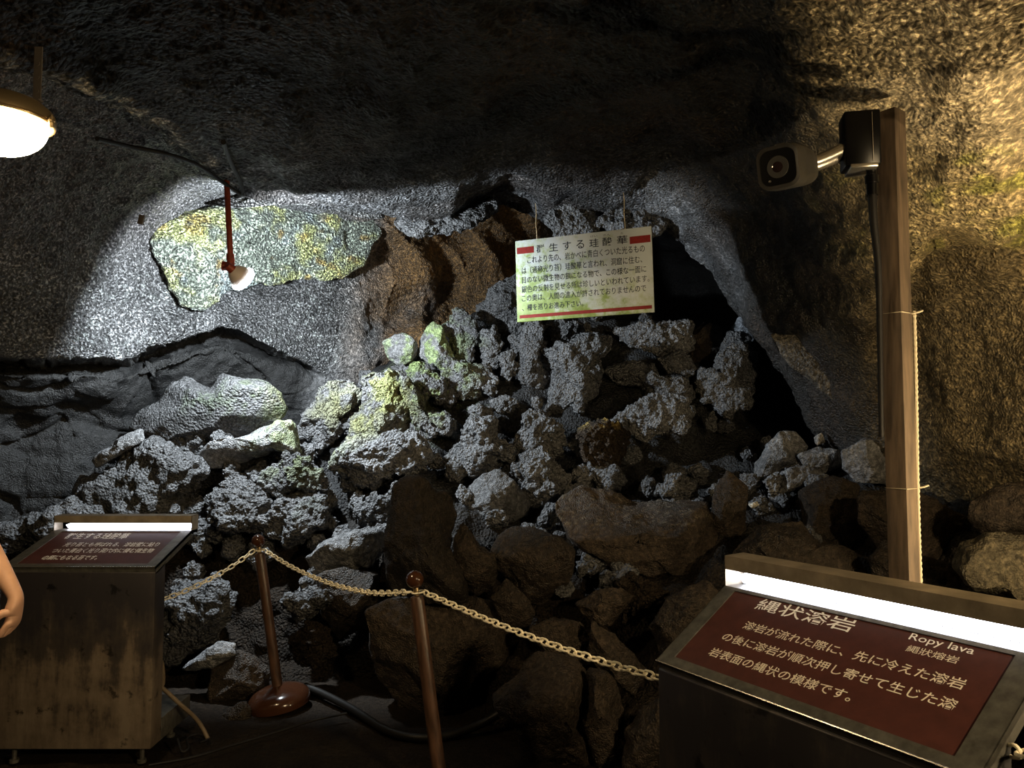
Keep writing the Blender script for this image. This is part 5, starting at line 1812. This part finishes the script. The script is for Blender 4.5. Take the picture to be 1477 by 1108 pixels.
PB = Vector((-2.02, 2.52, floor_z(-2.02, 2.52)))
per = thing('person', 'person at the left edge in jeans, bare forearm hanging down', 'person', PB)
wr, el = Vector(pl(25, 864)), Vector(pl(-27, 772, 0.02))
sh = Vector((0.17, 0.02, 1.36))
hand_dir = Vector((-0.22, 0.0, -0.97)).normalized()
# 0 pelvis .. spine .. head
body_ch = [
    [(0, 0, 0.93, 0.125, 0.10), (0, 0.01, 1.08, 0.115, 0.09), (0, 0.0, 1.24, 0.125, 0.095), (0, 0.0, 1.36, 0.085, 0.07), (0, 0.0, 1.42, 0.052), (0, 0.01, 1.465, 0.054), (0, 0.03, 1.535, 0.080), (0, 0.025, 1.62, 0.086), (0, 0.02, 1.69, 0.056)],
    [3, (*sh, 0.052), (*((sh + el) / 2 + Vector((0.01, 0, 0))), 0.043), (*el, 0.037), (*(el * 0.62 + wr * 0.38 + Vector((-0.004, 0, -0.002))), 0.0385), (*(el * 0.25 + wr * 0.75), 0.029), (*wr, 0.025, 0.022),
     (*(wr + hand_dir * 0.035 + Vector((0.006, 0, 0))), 0.030, 0.020), (*(wr + hand_dir * 0.075 + Vector((0.004, 0, 0))), 0.034, 0.018)],
    [3, (-0.17, 0.02, 1.36, 0.052), (-0.22, 0.0, 1.21, 0.043), (-0.25, 0.02, 1.08, 0.037), (-0.25, 0.07, 0.96, 0.036), (-0.245, 0.12, 0.85, 0.024), (-0.243, 0.14, 0.80, 0.030, 0.02), (-0.243, 0.155, 0.755, 0.03, 0.018)],
    [0, (0.085, 0, 0.87, 0.09), (0.105, 0.01, 0.66, 0.07), (0.11, 0.02, 0.48, 0.052), (0.11, -0.005, 0.32, 0.052), (0.11, -0.01, 0.09, 0.034), (0.12, 0.09, 0.045, 0.034, 0.03)],
    [0, (-0.085, 0, 0.87, 0.09), (-0.105, 0.01, 0.66, 0.07), (-0.11, 0.02, 0.48, 0.052), (-0.11, -0.005, 0.32, 0.052), (-0.11, -0.01, 0.09, 0.034), (-0.12, 0.09, 0.045, 0.034, 0.03)],
]
# fingers of the seen hand: curled towards the thigh
kn0 = wr + hand_dir * 0.078 + Vector((0.004, 0, 0))
HAND = 9 + 7                                            # index of the last palm vertex of the seen arm
for k, (dy, l1, l2, l3) in enumerate(((-0.030, 0.034, 0.024, 0.018), (-0.010, 0.037, 0.027, 0.019), (0.010, 0.035, 0.025, 0.018), (0.028, 0.028, 0.020, 0.016))):
    a = kn0 + Vector((0.004 - 0.004 * abs(k - 1.3), dy, -0.002))
    d1 = Vector((-0.45 - 0.05 * k, 0.04 * (k - 1.5), -0.85)).normalized()
    d2 = Vector((-0.97, 0.02, -0.12)).normalized()
    d3 = Vector((-0.72, 0.0, 0.62)).normalized()
    b = a + d1 * l1
    c = b + d2 * l2
    e = c + d3 * l3
    body_ch.append([HAND, (*a, 0.0105), (*b, 0.0098), (*c, 0.0088), (*e, 0.0072)])
th0 = wr + hand_dir * 0.028 + Vector((-0.012, -0.024, 0))
body_ch.append([HAND - 1, (*(th0 + Vector((-0.010, -0.016, -0.012))), 0.013), (*(th0 + Vector((-0.026, -0.026, -0.040))), 0.011), (*(th0 + Vector((-0.040, -0.022, -0.066))), 0.0085)])
for k, dx in enumerate((-0.028, -0.01, 0.01, 0.028)):   # the other hand
    body_ch.append([9 + 8 + 6, (-0.243, 0.158 + dx, 0.735, 0.0098), (-0.238, 0.165 + dx, 0.70, 0.0095), (-0.222, 0.165 + dx, 0.675, 0.0085)])
body_ch.append([9 + 8 + 5, (-0.235, 0.20, 0.775, 0.012), (-0.228, 0.215, 0.745, 0.010), (-0.22, 0.215, 0.72, 0.0085)])
body = skin_mesh('body', body_ch, M_skin, per, 2)
skin_mesh('shirt', [[(0, 0, 0.80, 0.158, 0.134), (0, 0, 0.94, 0.152, 0.128), (0, 0.01, 1.08, 0.142, 0.116), (0, 0.0, 1.24, 0.152, 0.120), (0, 0.0, 1.36, 0.118, 0.098), (0, 0, 1.43, 0.070)],
                    [4, (*sh, 0.074), (*((sh + el) / 2 + Vector((-0.01, 0, 0.04))), 0.064), (*((sh + el) / 2 + Vector((0.012, 0, -0.005))), 0.066)],
                    [4, (-0.17, 0.02, 1.36, 0.074), (-0.215, 0.0, 1.24, 0.064), (-0.225, 0.0, 1.2, 0.066)]], M_shirt, per, 2)
skin_mesh('jeans', [[(0, 0, 0.95, 0.137, 0.112), (0, 0, 0.88, 0.140, 0.115)],
                    [1, (0.10, 0, 0.80, 0.105), (0.115, 0.01, 0.66, 0.088), (0.12, 0.02, 0.48, 0.070), (0.12, -0.005, 0.30, 0.066), (0.12, -0.005, 0.07, 0.060)],
                    [1, (-0.10, 0, 0.80, 0.105), (-0.115, 0.01, 0.66, 0.088), (-0.12, 0.02, 0.48, 0.070), (-0.12, -0.005, 0.30, 0.066), (-0.12, -0.005, 0.07, 0.060)]], M_jeans, per, 2)
for s in (-1, 1):
    skin_mesh('shoe', [[(0.115 * s, -0.05, 0.045, 0.040, 0.042), (0.118 * s, 0.03, 0.045, 0.045, 0.042), (0.122 * s, 0.12, 0.036, 0.046, 0.034), (0.124 * s, 0.19, 0.032, 0.036, 0.028)]], M_shoe, per, 2)
skin_mesh('hair', [[(0, -0.032, 1.50, 0.066, 0.05), (0, -0.022, 1.57, 0.092, 0.078), (0, -0.004, 1.645, 0.098, 0.098), (0, 0.012, 1.71, 0.076, 0.084)]], M_hair, per, 2)
for s in (-1, 1):
    MB().lathe([(0.002, -0.011)] + [(0.011 * math.sin(a), -0.011 * math.cos(a)) for a in np.linspace(0.3, 2.9, 8)], 12, Matrix.Translation((0.031 * s, 0.100, 1.60))).build('eye', M_eye, per, smooth=True)
    MB().lathe([(0.004, -0.03), (0.014, -0.018), (0.017, 0.0), (0.014, 0.022), (0.004, 0.03)], 12, Matrix.Translation((0.083 * s, 0.02, 1.585))).build('ear', M_skin, per, smooth=True)
skin_mesh('nose', [[(0, 0.108, 1.60, 0.010), (0, 0.118, 1.575, 0.014), (0, 0.112, 1.562, 0.012)]], M_skin, per, 1)
skin_mesh('mouth', [[(-0.022, 0.096, 1.532, 0.006), (0, 0.104, 1.531, 0.009), (0.022, 0.096, 1.532, 0.006)]], plain('lips', (0.45, 0.16, 0.13), 0.4), per, 1)
mm = MB()
bq = wr + hand_dir * 0.118 + Vector((-0.050, -0.01, -0.004))
mm.tube([bq + Vector((0.035 * math.cos(a), 0.03 * math.sin(a), 0.006 * math.cos(a))) for a in np.linspace(0, 2 * math.pi, 25)[:-1]], 0.004, 8, closed=True)
q = mm.build('ring_strap', M_whiteletter, None, smooth=True)
arrange(q, bq.to_tuple())
q.location = PB + bq
tag(q, 'thin white strap loop held in the hand at the left edge', 'strap')
